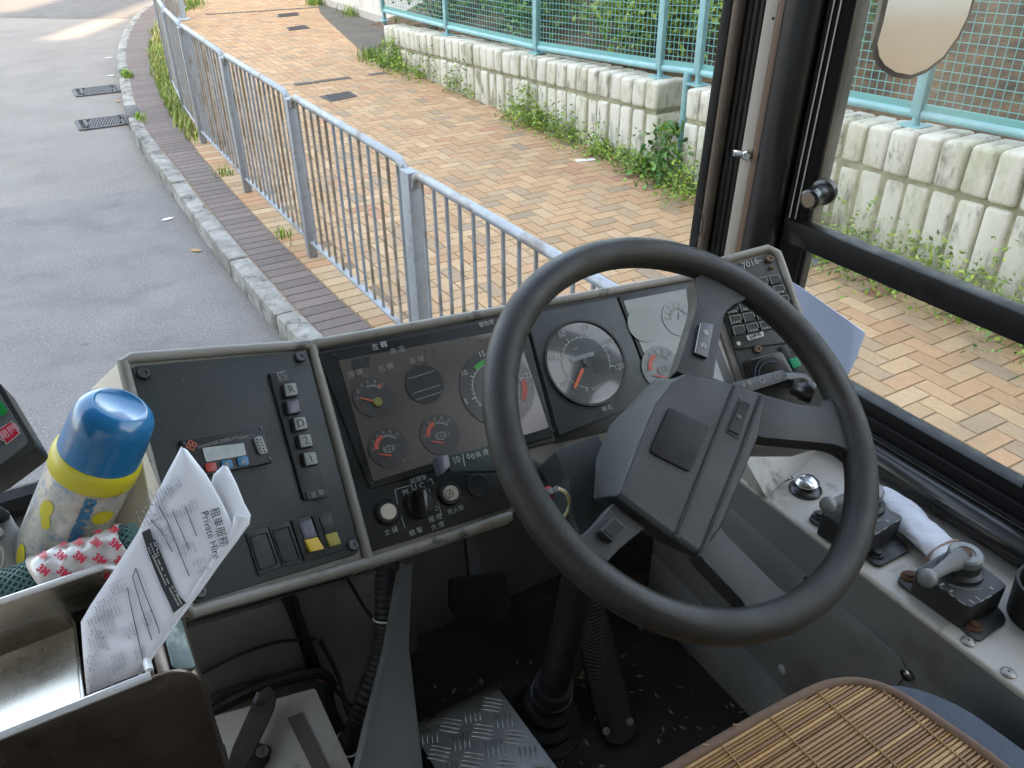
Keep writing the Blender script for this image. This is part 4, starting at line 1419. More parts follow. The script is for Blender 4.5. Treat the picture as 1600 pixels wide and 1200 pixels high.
# cluster 2, lens face lightened for glare on the glass, plus dust
fr3 = plate(FM, ((966, 463), (1085, 441), (1152, 610), (1028, 626)), 0.005, 0.004, "cluster_frame", M_DASHB, dash, 0.0015)
f3 = plate(FM, ((974, 470), (1079, 450), (1132, 598), (1030, 613)), 0.0058, 0.001, "cluster_lens", M_FACE2, dash, 0.002, 0)
for qx, qy in ((1060, 497), (1006, 507)):
    P = FM.at(qx, qy, 0.0062)
    r = FM.size(qx, qy, 25)
    o_ = MB().lathe(P, FM.n, [(r, 0), (r, 0.0006), (0, 0.0006)], 32).build("small_gauge", mat("faint_dial", (0.098, 0.122, 0.098), 0.32, var=0.08, coat=0.6), dash)
    if qx > 1050:
        a = MB()
        P = P + FM.n * 0.0008
        arc(a, FM, P, r * 0.5, 10, 170, r * 0.05)
        for k_ in range(7):
            ray_line(a, FM, P, 10 + k_ * 26.6, r * 0.45, r * 0.64, r * 0.05)
            an = R(10 + k_ * 26.6)
            a.text(str(k_), FM, FM.uv(P, math.cos(an) * r * 0.78, math.sin(an) * r * 0.78), r * 0.24)
        ray_line(a, FM, P, 60, -r * 0.1, r * 0.3, r * 0.06)
        a.build("scale", M_INKD, o_)
small_dial(1034, 575, "4", FM, 0.0062, dash, mat("dial_grey", (0.075, 0.09, 0.082), 0.4, var=0.08, coat=0.4))

# ---------------- switches under the cluster
def push(px, py, r1, cap, name, label=None):
    P = FM.at(px, py, 0.002)
    r = FM.size(px, py, r1)
    o_ = MB().lathe(P, FM.n, [(r, 0), (r, 0.004), (r * 0.86, 0.007), (r * 0.70, 0.007), (r * 0.66, 0.004)], 28).build(name, M_GLOSSRUB, dash)
    MB().lathe(P, FM.n, [(r * 0.64, 0.003), (r * 0.64, 0.008), (r * 0.58, 0.010), (0, 0.0105)], 28).build("cap", cap, o_)
    return o_


push(604.7, 801, 20, M_CREAM, "starter_button")
kl = push(702, 772, 18, M_CREAM, "stop_button")
a = MB()
Pk = FM.at(702, 772, 0.0128)
rk = FM.size(702, 772, 8)
arc(a, FM, Pk, rk * 0.75, 0, 360, rk * 0.13)
ray_line(a, FM, Pk, 60, -rk * 0.9, rk * 0.9, rk * 0.13)
ray_line(a, FM, Pk, -20, 0, rk * 0.9, rk * 0.13)
a.build("symbol", M_DASHB, kl)
P = FM.at(747, 759, 0.002)
r = FM.size(747, 759, 17)
MB().lathe(P, FM.n, [(r, 0), (r, 0.0025), (r * 0.93, 0.003), (r * 0.90, 0.0022), (0, 0.0022)], 30).build("blanking_plug", M_DASHB, dash)
# rotary main switch
P = FM.at(655, 788, 0.002)
r = FM.size(655, 788, 23)
kn = MB().lathe(P, FM.n, [(r, 0), (r * 0.98, 0.005), (r * 0.86, 0.008), (0, 0.008)], 30)
gq = R(78)
gx, gy = FM.ex * math.cos(gq) + FM.ey * math.sin(gq), FM.ey * math.cos(gq) - FM.ex * math.sin(gq)
kn.box(P + FM.n * 0.014 - gx * 0.0, r * 1.9, r * 0.62, 0.020, (gx, gy, FM.n), 0.003)
kn.build("rotary_switch", M_GLOSSRUB, dash)
tx = MB()
for s_, px, py, h in (("試燈掣", 654, 749, 0.0082), ("細 燈", 680, 810, 0.0085), ("大 燈", 684, 822, 0.0085), ("總 掣", 650, 831, 0.0085), ("士 撻", 611, 830, 0.0085), ("死火掣", 712, 797, 0.0082), ("PE", 634, 769, 0.0085), ("U", 647, 762, 0.011), ("C", 659, 759, 0.011), ("1", 671, 767, 0.009), ("Ɔ", 681, 795, 0.0085)):
    tx.text(s_, FM, FM.at(px, py, 0.0025), h * 0.88, bold=0.0)
for l in ([(617, 765), (642, 758)], [(617, 765), (622, 790)], [(627, 806), (633, 826)], [(668, 751), (674, 748), (677, 757)], [(684, 782), (690, 806)]):
    for u, v in zip(l, l[1:]):
        tx.bar(FM.at(*u, 0.0025), FM.at(*v, 0.0025), 0.0007, 0.0004, FM.n)
tx.build("switch_lettering", M_INK, dash)

# ---------------- right panel
rp = plate(FR_, ((1106, 424), (1205, 396), (1217, 408), (1296, 640), (1200, 690), (1178, 640)), 0.002, 0.005, "switch_plate", M_DASH, dash, 0.004)
tx = MB().text("-7016-", FR_, FR_.at(1172, 412, 0.0024), 0.0140, rot=0.02)
tx.build("scratched_number", M_INK, rp)
for px, py, r_ in ((1203, 405, 0.006), (1206, 418, 0.0035), (1184, 546, 0.006)):
    screw(FR_, px, py, r_, rp, mat("rusty_screw", (0.13, 0.085, 0.05), 0.5, metal=0.4))
sb = plate(FR_, ((1118, 448), (1215, 424), (1262, 532), (1148, 546)), 0.005, 0.003, "switch_bank", M_DASHB, dash, 0.002)
Q = [FR_.at(1121, 445, 0.005), FR_.at(1216, 428, 0.005), FR_.at(1252, 508, 0.005), FR_.at(1146, 527, 0.005)]


def gq_(u, v, h=0.0):
    return lerp(lerp(Q[0], Q[1], u), lerp(Q[3], Q[2], u), v) + FR_.n * h


for j in range(5):
    for i in range(5):
        u0, u1, v0, v1 = i / 5 + 0.02, (i + 1) / 5 - 0.02, j / 5 + 0.02, (j + 1) / 5 - 0.02
        k1 = MB().prism([gq_(u0, v0, 0.003), gq_(u1, v0, 0.003), gq_(u1, v1, 0.003), gq_(u0, v1, 0.003)], FR_.n * -0.003, 0.0006, 1, True).build("switch_key", M_DASHB, dash)
        a = MB()
        for s0, s1 in (((u0, v0), (u1, v0)), ((u0, v0), (u0, v1)), ((u1, v0), (u1, v1 - 0.06))):
            a.bar(gq_(*s0, 0.0033), gq_(*s1, 0.0033), 0.0011, 0.0004, FR_.n)
        for q in range(3):
            if (i + j) % 3 != 1:
                a.box(gq_(lerp(u0, u1, 0.25 + q * 0.25), lerp(v0, v1, 0.78), 0.0033), 0.0024, 0.0034, 0.0003, (FR_.ex, FR_.ey, FR_.n))
        a.build("key_marking", M_INKD, k1)
wp = plate(FR_, ((1166, 525), (1192, 517), (1194, 525), (1170, 532)), 0.0065, 0.001, "white_label", mat("label_white", (0.6, 0.6, 0.57), 0.6), dash, 0.0003, 0)
MB().text("前霧燈", FR_, FR_.at(1180, 525, 0.0066), 0.0065, bold=0.0001).build("lettering", M_DASHB, wp)
MB().lathe(FR_.at(1154, 537, 0.005), FR_.n, [(0.0035, 0), (0.003, 0.0015), (0, 0.0015)], 12).build("screw", M_ALU, sb)
# square knob block
kb_ = plate(FR_, ((1163, 562), (1222, 547), (1245, 590), (1180, 612)), 0.016, 0.014, "switch_block", M_GLOSSRUB, dash, 0.008, 0.003)
a = MB()
Pq = FR_.at(1206, 585, 0.0165)
for rr in (0.019, 0.025):
    arc(a, FR_, Pq, rr, 40, 190, 0.0012, 20)
a.build("ring_marking", mat("blue_grey_print", (0.06, 0.07, 0.12), 0.4), kb_)
plate(FR_, ((1233, 561), (1246, 558), (1253, 571), (1240, 576)), 0.012, 0.01, "green_button", M_GREEN2, dash, 0.001, 0.0006)
plate(FR_, ((1217, 542), (1228, 539), (1262, 600), (1250, 605)), 0.006, 0.004, "button_strip", M_DASHB, dash, 0.001, 0.0006)

# ---------------- blue-white sheet stuck up behind the right panel
t = tag(None or MB().prism([hit(*q, (1.065, 0.86, 1.4), (-0.80, -0.60, 0.10)) for q in ((1236, 440), (1262, 456), (1352, 520), (1338, 560), (1316, 606), (1290, 625), (1270, 600))], (0.0015, 0.001, 0)).build("paper_sheet", mat("blue_paper", (0.52, 0.61, 0.84), 0.8, var=0.03)),
        "pale blue sheet of paper standing between dashboard and side window", "paper")

# ================================================================== STEERING WHEEL, COLUMN, STALKS
M_RIM = mat("wheel_rim", (0.021, 0.0187, 0.0165), 0.52, var=0.18, vs=5, bump=0.3, bs=600, spec=0.4, rvar=0.2, wear=[((0.040, 0.034, 0.027), 5, 0.48, 0.68), ((0.055, 0.047, 0.038), 22, 0.62, 0.72), ((0.012, 0.011, 0.011), 14, 0.60, 0.72)])
M_HUB = mat("wheel_hub", (0.026, 0.026, 0.0265), 0.50, var=0.10, vs=6, bump=0.45, bs=800, spec=0.45, wear=[((0.042, 0.041, 0.039), 5, 0.52, 0.75), ((0.06, 0.058, 0.054), 30, 0.68, 0.75)])
M_HUBD = mat("wheel_emblem", (0.009, 0.008, 0.0075), 0.55, var=0.1, spec=0.3)
WC, WN = V((0.534, 0.548, 1.554)), V((0.05, -0.583, 0.811)).normalized()
FW = Fr(WC, WN)


def e8(x, y):
    return (740 + x / 1.847, 370 + y / 1.847)


def W8(x, y, h=0.0):
    return FW.at(*e8(x, y), h)


t = thing("steering_wheel", "large dark grey four-spoke steering wheel in front of the dials", "steering wheel", WC)
MB().tube([FW.uv(WC, 0.217 * math.cos(2 * PI * k_ / 96), 0.217 * math.sin(2 * PI * k_ / 96)) for k_ in range(96)], 0.0182, 20, closed=True).build("rim", M_RIM, t, 60)

sp_a = [(612, 398), (585, 388), (602, 340), (648, 190), (640, 120), (700, 85), (800, 130), (790, 180), (748, 195), (722, 222), (700, 350), (692, 408)]
sp_b = [(836, 455), (930, 482), (1005, 492), (1028, 470), (1060, 420), (1120, 560), (1110, 640), (1072, 610), (1040, 598), (830, 578), (815, 570)]
sp_c = [(712, 838), (742, 872), (900, 1030), (955, 1048), (960, 1090), (850, 1120), (795, 1110), (785, 1060), (645, 915), (660, 860)]
sp_d = [(404, 768), (500, 838), (440, 884), (388, 935), (372, 975), (300, 960), (240, 895), (285, 880), (345, 838)]
for px, rad in ((sp_a, [0.002, 0.002, 0.01, 0.02, 0, 0, 0, 0.02, 0.02, 0.01, 0.01, 0.002]), (sp_b, [0, .01, .02, .01, 0, 0, 0, .02, .02, .01, 0]), (sp_c, [0, .02, .02, .01, 0, 0, 0, .01, .02, 0]), (sp_d, [0, 0, .02, .02, 0, 0, 0, .02, .02])):
    MB().prism(rpoly([W8(x, y, 0.004) for x, y in px], rad, 4), FW.n * -0.022, 0.006, 3).build("spoke", M_HUB, t)
# hub: pad face, widening skirt below
face = [(466, 600), (516, 482), (566, 418), (610, 396), (690, 408), (756, 430), (838, 456), (838, 500), (820, 578), (712, 840), (652, 926), (566, 868), (436, 772), (410, 748)]
base = [(352, 640), (392, 545), (520, 412), (590, 398), (690, 420), (752, 445), (815, 480), (812, 520), (795, 590), (700, 850), (640, 930), (545, 885), (392, 792), (346, 756)]
mid_ = [(x * 0.42 + a * 0.58, y * 0.42 + b * 0.58) for (x, y), (a, b) in zip(face, base)]
hb = MB()
pf_ = [W8(x, y, 0.012) for x, y in face]
ctr = sum(pf_, V((0, 0, 0))) / len(pf_)
pin = [ctr + (p - ctr) * 0.955 for p in pf_]
pin = [p + FW.n * 0.004 for p in pin]
pm_ = [W8(x, y, -0.022) for x, y in mid_]
pb_ = [W8(x, y, -0.060) for x, y in base]
pz_ = [ctr + (p - ctr) * 0.55 - FW.n * 0.05 for p in pb_]
hb.loft([pin, [lerp(a, b, 0.7) + FW.n * 0.0006 for a, b in zip(pin, pf_)], pf_, [lerp(a, b, 0.25) for a, b in zip(pf_, pm_)], pm_, pb_, pz_])
ho = hb.build("hub", M_HUB, t, 40)
bv_ = ho.modifiers.new("soft_edges", 'BEVEL')
bv_.width = 0.007
bv_.segments = 4
bv_.limit_method = 'ANGLE'
bv_.angle_limit = R(18)
em = [(566, 488), (683, 546), (628, 680), (508, 620)]
MB().prism(rpoly([W8(x, y, 0.0185) for x, y in em], 0.006), FW.n * -0.006, 0.0015, 2, True).build("emblem_plate", M_HUBD, t)
a = MB()
for l in ([(757, 432), (690, 600), (585, 872)], [(833, 458), (768, 640), (655, 925)]):
    pts = [W8(x, y, 0.0155) for x, y in l]
    a.tube(pts, 0.0022, 8)
a.build("hub_ridge", M_HUB, t)
a = MB()
for l in ([(752, 430), (684, 600), (579, 868)], [(827, 457), (761, 640), (649, 922)]):
    a.tube([W8(x, y, 0.0165) for x, y in l], 0.0010, 6)
a.build("hub_groove", M_HUBD, t)
MB().prism(rpoly([W8(x, y, 0.0172) for x, y in ((768, 464), (805, 478), (768, 584), (728, 562))], 0.002), FW.n * -0.003, 0.0008, 2, True).build("slot_frame", M_HUB, t)
MB().prism(rpoly([W8(x, y, 0.0188) for x, y in ((772, 472), (799, 482), (768, 572), (737, 556))], 0.001), FW.n * -0.0012).build("slot", M_HUBD, t)
MB().lathe(W8(766, 520, 0.0188), FW.n, [(0.0032, 0), (0.0025, 0.001), (0, 0.001)], 12).build("slot_screw", M_SCREW, t)
# push buttons in two spokes
b1 = MB().prism(rpoly([W8(x, y, 0.0085) for x, y in ((656, 246), (694, 252), (676, 350), (638, 335))], 0.002), FW.n * -0.006, 0.0015, 2, True).build("horn_button", M_GLOSSRUB, t)
MB().text("響", FW, W8(671, 278, 0.0088), 0.0078, rot=-0.15).text("咹", FW, W8(664, 316, 0.0088), 0.0078, rot=-0.15).build("lettering", M_INK, b1)
MB().tube([W8(655, 250, 0.0085), W8(639, 334, 0.0085)], 0.0006, 5).build("edge_line", M_INK, b1)
b1 = MB().prism(rpoly([W8(x, y, 0.012) for x, y in ((408, 806), (448, 842), (402, 880), (364, 846))], 0.002), FW.n * -0.009, 0.0018, 2, True).build("spoke_button", M_HUB, t)
MB().prism(rpoly([W8(x, y, 0.0128) for x, y in ((408, 814), (438, 842), (404, 868), (376, 846))], 0.0015), FW.n * -0.001).build("button_inset", M_HUBD, b1)

# column
t = thing("steering_column", "black steering column shroud and shaft below the wheel", "steering column", WC - WN * 0.2)
O = WC - WN * 0.10
MB().lathe(WC - WN * 0.05, -WN, [(0.040, 0), (0.040, 0.05), (0.036, 0.12), (0.032, 0.20), (0, 0.20)], 24).build("shroud", M_DASHB, t)
sq = [(866, 704), (935, 680), (952, 720), (935, 800), (912, 852), (893, 800), (888, 745)]
MB().prism(rpoly([FW.at(x, y, -0.10) for x, y in sq], 0.004), FW.n * -0.05, 0.004).build("shroud_cover", M_DASH, t)
Pb = gz(848, 1135, 0.72)
Pt = WC - WN * 0.22
MB().tube([Pt + V((0, 0, 0.05)), lerp(Pt, Pb, 0.5), Pb], [0.030, 0.026, 0.026], 16).build("shaft", M_RUBBER, t)
MB().lathe(Pb, (Pt - Pb), [(0.075, 0), (0.072, 0.02), (0.055, 0.03), (0.057, 0.055), (0.043, 0.065), (0.045, 0.09), (0.034, 0.10), (0.034, 0.16), (0.0, 0.16)], 24).build("gaiter", M_RUBBER, t)
MB().lathe(lerp(Pb, Pt, 0.18), (Pt - Pb), [(0.037, 0), (0.038, 0.004), (0.037, 0.008), (0.03, 0.008)], 20).build("clamp_ring", M_SCREW, t)

# stalks
FS = Fr(FM.O + FM.n * 0.055, FM.n)
t = thing("indicator_stalk", "dark stalk with headlamp symbol left of the steering column", "stalk", FS.at(780, 720))
MB().prism(rpoly([FS.at(x, y, 0) for x, y in ((699, 711), (790, 693), (870, 738), (862, 757), (800, 735), (703, 736))], 0.003), FS.n * -0.016, 0.003).build("lever", mat("stalk_plastic", (0.036, 0.052, 0.046), 0.45, var=0.1), t)
MB().prism(rpoly([FS.at(x, y, 0.003) for x, y in ((682, 713), (700, 710), (704, 728), (690, 742), (684, 722))], 0.002), FS.n * -0.02, 0.002).build("end_cap", M_KEYD, t)
tx = MB()
tx.text("高 燈", FS, FS.at(753, 709, 0.0005), 0.0074, rot=-0.02)
P = FS.at(714, 718, 0.0008)
arc(tx, FS, P, 0.0034, -90, 90, 0.0007, 10)
ray_line(tx, FS, FS.uv(P, 0, 0), 90, -0.0036, 0.0036, 0.0007)
for q in (-0.003, -0.001, 0.001, 0.003):
    ray_line(tx, FS, FS.uv(P, -0.0018, q), 180, 0, 0.0034, 0.0006)
tx.bar(FS.at(723, 709, 0.0005), FS.at(726, 728, 0.0005), 0.0008, 0.0005, FS.n)
for q in (732, 739):
    p0 = FS.at(q, 713, 0.0006)
    for an in range(4):
        c0, c1 = R(an * 90), R(an * 90 + 90)
        tx.bar(FS.uv(p0, 0.0020 * math.cos(c0), 0.0030 * math.sin(c0)), FS.uv(p0, 0.0020 * math.cos(c1), 0.0030 * math.sin(c1)), 0.0008, 0.0004, FS.n)
tx.build("lettering", M_INK, t)
t = thing("hazard_switch", "red hazard light tag with white triangle behind the wheel rim", "switch", FW.at(848, 770, -0.09))
MB().prism(rpoly([FW.at(x, y, -0.0950) for x, y in ((836, 764), (862, 759), (866, 778), (842, 786))], 0.003), FW.n * -0.012, 0.003).build("red_cap", mat("hazard_red", (0.50, 0.012, 0.02), 0.4), t)
tx = MB()
p0 = FW.at(845, 772, -0.0945)
for an in range(3):
    c0, c1 = R(90 + an * 120), R(210 + an * 120)
    tx.bar(FW.uv(p0, 0.0045 * math.cos(c0), 0.0045 * math.sin(c0)), FW.uv(p0, 0.0045 * math.cos(c1), 0.0045 * math.sin(c1)), 0.0008, 0.0005, FW.n)
tx.build("triangle", M_INK, t)
tg = MB().prism(rpoly([FW.at(x, y, -0.0890) for x, y in ((849, 765), (871, 760), (873, 770), (851, 776))], 0.001), FW.n * -0.003).build("tag", M_DASHB, t)
MB().text("壞車燈", FW, FW.at(861, 768, -0.0888), 0.0068, bold=0.0001).build("lettering", M_INK, tg)
lp_ = MB().tube(spline([FW.at(868, 762, -0.1050), FW.at(884, 770, -0.0950), FW.at(890, 790, -0.1050), FW.at(878, 812, -0.1150), FW.at(862, 818, -0.1350)], 6), 0.0022, 6)
tag(lp_.build("yellow_cable", mat("cable_yellow", (0.42, 0.36, 0.17), 0.5)), "loop of pale yellow cable hanging beside the steering column", "cable")

FS2 = Fr(FM.O + FM.n * 0.050, FM.n)
t = thing("wiper_stalk", "dark stalk with wiper lettering and round black knob right of the wheel hub", "stalk", FS2.at(1190, 600))
MB().prism(rpoly([FS2.at(x, y, 0) for x, y in ((1128, 603), (1222, 577), (1230, 584), (1230, 594), (1140, 622))], 0.003), FS2.n * -0.018, 0.003).build("lever", M_DASHB, t)
tx = MB().text("水 撥", FS2, FS2.at(1166, 601, 0.0005), 0.0080, rot=0.05)
for q in (1190, 1214):
    arc(tx, FS2, FS2.at(q, 594 - (q - 1190) * 0.28, 0.0005), 0.0042, 0, 360, 0.0008, 16)
tx.build("lettering", M_INKD, t)
kx_ = FS2.at(1262, 612, 0.012)
MB().lathe(FS2.at(1238, 604, 0), (kx_ - FS2.at(1238, 604, 0)), [(0.011, 0), (0.012, 0.01), (0.0145, 0.014), (0.0155, 0.026), (0.014, 0.030), (0, 0.031)], 24).build("knob", M_GLOSSRUB, t)
MB().tube([FS2.at(1215, 592, -0.012), FS2.at(1250, 590, -0.014), FS2.at(1262, 600, -0.014)], 0.010, 12).build("knob_shank", M_GLOSSRUB, t)

# ================================================================== SIDE CONSOLE on the right, with what stands on it
M_CONS = mat("console_silver", (0.42, 0.395, 0.35), 0.42, metal=0.15, var=0.12, vs=5, wear=[((0.15, 0.125, 0.085), 6, 0.58, 0.75), ((0.09, 0.075, 0.055), 15, 0.63, 0.72)])
M_CONSD = mat("console_grey_side", (0.165, 0.162, 0.156), 0.42, metal=0.1, var=0.10, vs=3, wear=[((0.075, 0.07, 0.065), 5, 0.56, 0.75)])
M_BOXB = mat("valve_black", (0.016, 0.016, 0.016), 0.5, var=0.2, vs=15, wear=[((0.10, 0.095, 0.085), 26, 0.60, 0.68), ((0.09, 0.045, 0.02), 11, 0.64, 0.74)])
M_LEVER = mat("lever_grey", (0.16, 0.165, 0.16), 0.42, var=0.12, vs=20, wear=[((0.08, 0.075, 0.065), 18, 0.58, 0.7)])
M_RUST = mat("rust", (0.085, 0.038, 0.017), 0.85, var=0.4, vs=60, bump=0.5, bs=200)
M_CLOTH = mat("white_cloth", (0.62, 0.64, 0.70), 0.9, var=0.04, vs=8, wear=[((0.42, 0.38, 0.30), 10, 0.60, 0.8)])
M_WASH = mat("washer_steel", (0.27, 0.26, 0.235), 0.4, metal=0.6, var=0.15, vs=60)
CZ = 1.20
CX0 = 0.866
t = thing("side_console", "silver grey metal side console below the cab window", "console", (0.95, 0.2, 0.72))
prof = [(CX0 + 0.012, CZ), (1.10, CZ), (1.10, CZ - 0.03), (CX0 + 0.012, CZ - 0.03)]
MB().prism(rpoly([(CX0 - 0.001, 0.345, CZ), (1.085, 0.345, CZ), (1.085, 0.92, CZ), (CX0 - 0.001, 0.92, CZ)], 0), (0, 0, -0.012), 0.005, 3).build("top_plate", M_CONS, t)
MB().prism([(CX0 - 0.003, -0.9, CZ + 0.0025), (1.085, -0.9, CZ + 0.0025), (1.085, 0.385, CZ + 0.0025), (CX0 - 0.003, 0.385, CZ + 0.0025)], (0, 0, -0.012), 0.004, 3).build("top_plate", M_CONS, t)
MB().prism([(CX0, -0.9, CZ - 0.008), (CX0, 0.95, CZ - 0.008), (CX0, 0.95, 0.72), (CX0, -0.9, 0.72)], (0.02, 0, 0)).build("side_panel", M_CONSD, t)
# raised cover panels on the side
sd1 = [(CX0, 0.95, 1.140), (CX0, 0.42, 1.112), (CX0, 0.404, 1.098), (CX0, 0.41, 1.06), (CX0, 0.49, 0.86), (CX0, 0.95, 0.89)]
MB().prism(rpoly(sd1, [0, 0.02, 0.01, 0.02, 0, 0]), (-0.003, 0, 0), 0.001).build("cover_panel", M_CONSD, t)
sd2 = [(CX0, 0.95, 0.880), (CX0, 0.47, 0.85), (CX0, 0.40, 0.73), (CX0, 0.95, 0.73)]
MB().prism(sd2, (-0.003, 0, 0), 0.001).build("cover_panel", M_CONSD, t)
sx_ = lambda px, py: hit(px, py, (CX0 - 0.003, 0, 0), (1, 0, 0))
for px, py, m in ((1265, 908, M_STEEL), (1417, 1054, M_STEEL), (1223, 1046, M_ALU)):
    MB().lathe(sx_(px, py), (-1, 0, 0), [(0.0095, 0), (0.009, 0.003), (0.005, 0.005), (0, 0.005)], 16).build("bolt", m, t)
# slope between the console and the dashboard
MB().prism([(CX0, 0.70, CZ + 0.001), (1.085, 0.76, CZ + 0.001), (1.085, 0.92, 1.36), (CX0, 0.92, 1.36)], (0, 0.03, -0.01)).build("front_slope", M_CONS, t)
c = gz(1226, 748, CZ)
k1 = MB().prism(rpoly([gz(1216, 751, CZ + 0.001), gz(1236, 743, CZ + 0.001), gz(1240, 747, CZ + 0.001), gz(1220, 755, CZ + 0.001)], 0), (0, 0, -0.001)).build("button_label", M_DASHB, t)
a = MB()
for q in (0.2, 0.5, 0.8):
    a.box(lerp(gz(1218, 753, CZ + 0.0012), gz(1238, 745, CZ + 0.0012), q), 0.005, 0.004, 0.0004)
a.build("lettering", M_INK, k1)
for px, py in ((1512, 1003), (1575, 1052)):
    c = gz(px, py, CZ + 0.0025)
    MB().lathe(c, (0, 0, 1), [(0.0092, 0), (0.0092, 0.0015), (0.0075, 0.003), (0.004, 0.004), (0.0018, 0.004), (0.001, 0.002), (0, 0.002)], 22).build("rivet", M_WASH, t)

# chrome push button
c = gz(1258, 766, CZ)
t = thing("push_button", "domed chrome push button in a black collar on the console", "button", c)
MB().lathe(c, (0, 0, 1), [(0.026, 0), (0.026, 0.004), (0.022, 0.008), (0.016, 0.009), (0.015, 0.012)], 28).build("collar", M_GLOSSRUB, t)
MB().lathe(c, (0, 0, 1), [(0.015, 0.008), (0.0195, 0.016), (0.0195, 0.018), (0.015, 0.0225), (0.008, 0.0245), (0, 0.025)], 28).build("dome", M_STEEL, t)


def valve(lab, corners, hgt, piv, ballpx, flanges, rust):
    """lever valve: box, flange feet, turret, lever with ball"""
    g = [gz(x, y, CZ + hgt) for x, y in corners]
    c = sum(g, V((0, 0, 0))) / 4
    t = thing("lever_valve", lab, "lever", (c.x, c.y, CZ), "lever valves on the side console")
    MB().prism(rpoly([V((p.x, p.y, CZ + hgt)) for p in g], 0.006), (0, 0, -hgt + 0.001), 0.002).build("body", M_BOXB, t)
    xe = (g[3] - g[0])
    ye = (g[1] - g[0])
    for fl in flanges:
        MB().prism(rpoly([gz(x, y, CZ + 0.006) for x, y in fl], 0.012), (0, 0, -0.005), 0.001).build("mounting_foot", M_BOXB, t)
        cc = sum([gz(x, y, CZ + 0.006) for x, y in fl[:2]], V((0, 0, 0))) / 2
        cc = lerp(cc, sum([gz(x, y, CZ + 0.006) for x, y in fl], V((0, 0, 0))) / 4, 0.45)
        MB().lathe(cc, (0, 0, 1), [(0.011, 0), (0.010, 0.004), (0.006, 0.004), (0.006, 0.008), (0.0, 0.009)], 12).build("bolt", M_RUST if rust else M_BOXB, t)
    P = gz(*piv, CZ + hgt + 0.030)
    B = V((P.x, P.y, CZ + hgt))
    MB().lathe(B, (0, 0, 1), [(0.030, 0), (0.029, 0.006), (0.024, 0.010), (0.022, 0.022)], 24).build("turret", M_BOXB, t)
    lv = MB().lathe(B, (0, 0, 1), [(0.020, 0.018), (0.0225, 0.022), (0.0225, 0.031), (0.020, 0.034), (0.012, 0.034), (0.011, 0.032), (0, 0.032)], 26)
    E_ = gz(*ballpx, CZ + hgt + 0.022)
    S_ = V((P.x, P.y, CZ + hgt + 0.027))
    d = (E_ - S_).normalized()
    pts = [S_ + d * 0.008, lerp(S_, E_, 0.45), lerp(S_, E_, 0.85), E_]
    lv.tube(pts, [0.015, 0.0095, 0.0070, 0.006], 12)
    lv.build("lever", M_LEVER, t)
    MB().lathe(B + V((0, 0, 0.0325)), (0, 0, 1), [(0.008, 0), (0.007, 0.002), (0, 0.002)], 14).build("pivot_bolt", M_RUST, t)
    MB().ball(E_, 0.0128, 18).build("ball", M_LEVER, t, 80)
    mk_ = MB()
    for u, v, a_, b_ in ((0.45, 0.93, 0.012, 0.004), (0.62, 0.93, 0.010, 0.004), (0.93, 0.85, 0.004, 0.010), (0.93, 0.7, 0.004, 0.008), (0.9, 0.3, 0.006, 0.006)):
        p = lerp(lerp(g[0], g[3], u), lerp(g[1], g[2], u), 1 - v)
        mk_.box(V((p.x, p.y, CZ + hgt + 0.0004)), a_ * 0.6, b_ * 0.8, 0.0006)
    for q in range(5):
        a0 = R(200 + q * 14)
        mk_.box(B + V((math.cos(a0) * 0.036, math.sin(a0) * 0.036, 0.0004)), 0.008, 0.0012, 0.0006, (V((-math.sin(a0), math.cos(a0), 0)), V((math.cos(a0), math.sin(a0), 0)), V((0, 0, 1))))
    for i_ in range(4):
        for q in range(5):
            if rnd.random() < 0.55:
                u0_, u1_ = q / 5 + rnd.uniform(0, 0.08), (q + 1) / 5 - rnd.uniform(0, 0.08)
                e0, e1 = V((g[i_].x, g[i_].y, CZ + hgt - 0.0002)), V((g[(i_ + 1) % 4].x, g[(i_ + 1) % 4].y, CZ + hgt - 0.0002))
                mk_.tube([lerp(e0, e1, 0.06 + 0.88 * u0_), lerp(e0, e1, 0.06 + 0.88 * u1_)], 0.0008, 5)
    mk_.build("worn_marking", M_INKD, t)


valve("worn black lever valve with rusty bolts, nearer the seat", [(1430, 890), (1497, 852), (1575, 916), (1515, 950)], 0.043, (1509, 866), (1449, 903),
      [((1399, 905), (1420, 888), (1462, 903), (1445, 940)), ((1528, 1004), (1492, 972), (1552, 938), (1576, 968))], True)
valve("black lever valve partly behind the wheel rim, next to the chrome button", [(1282, 800), (1330, 768), (1412, 808), (1352, 845)], 0.043, (1357, 765), (1294, 789),
      [((1260, 808), (1282, 796), (1316, 812), (1304, 836)), ((1345, 862), (1372, 886), (1424, 858), (1396, 830))], False)

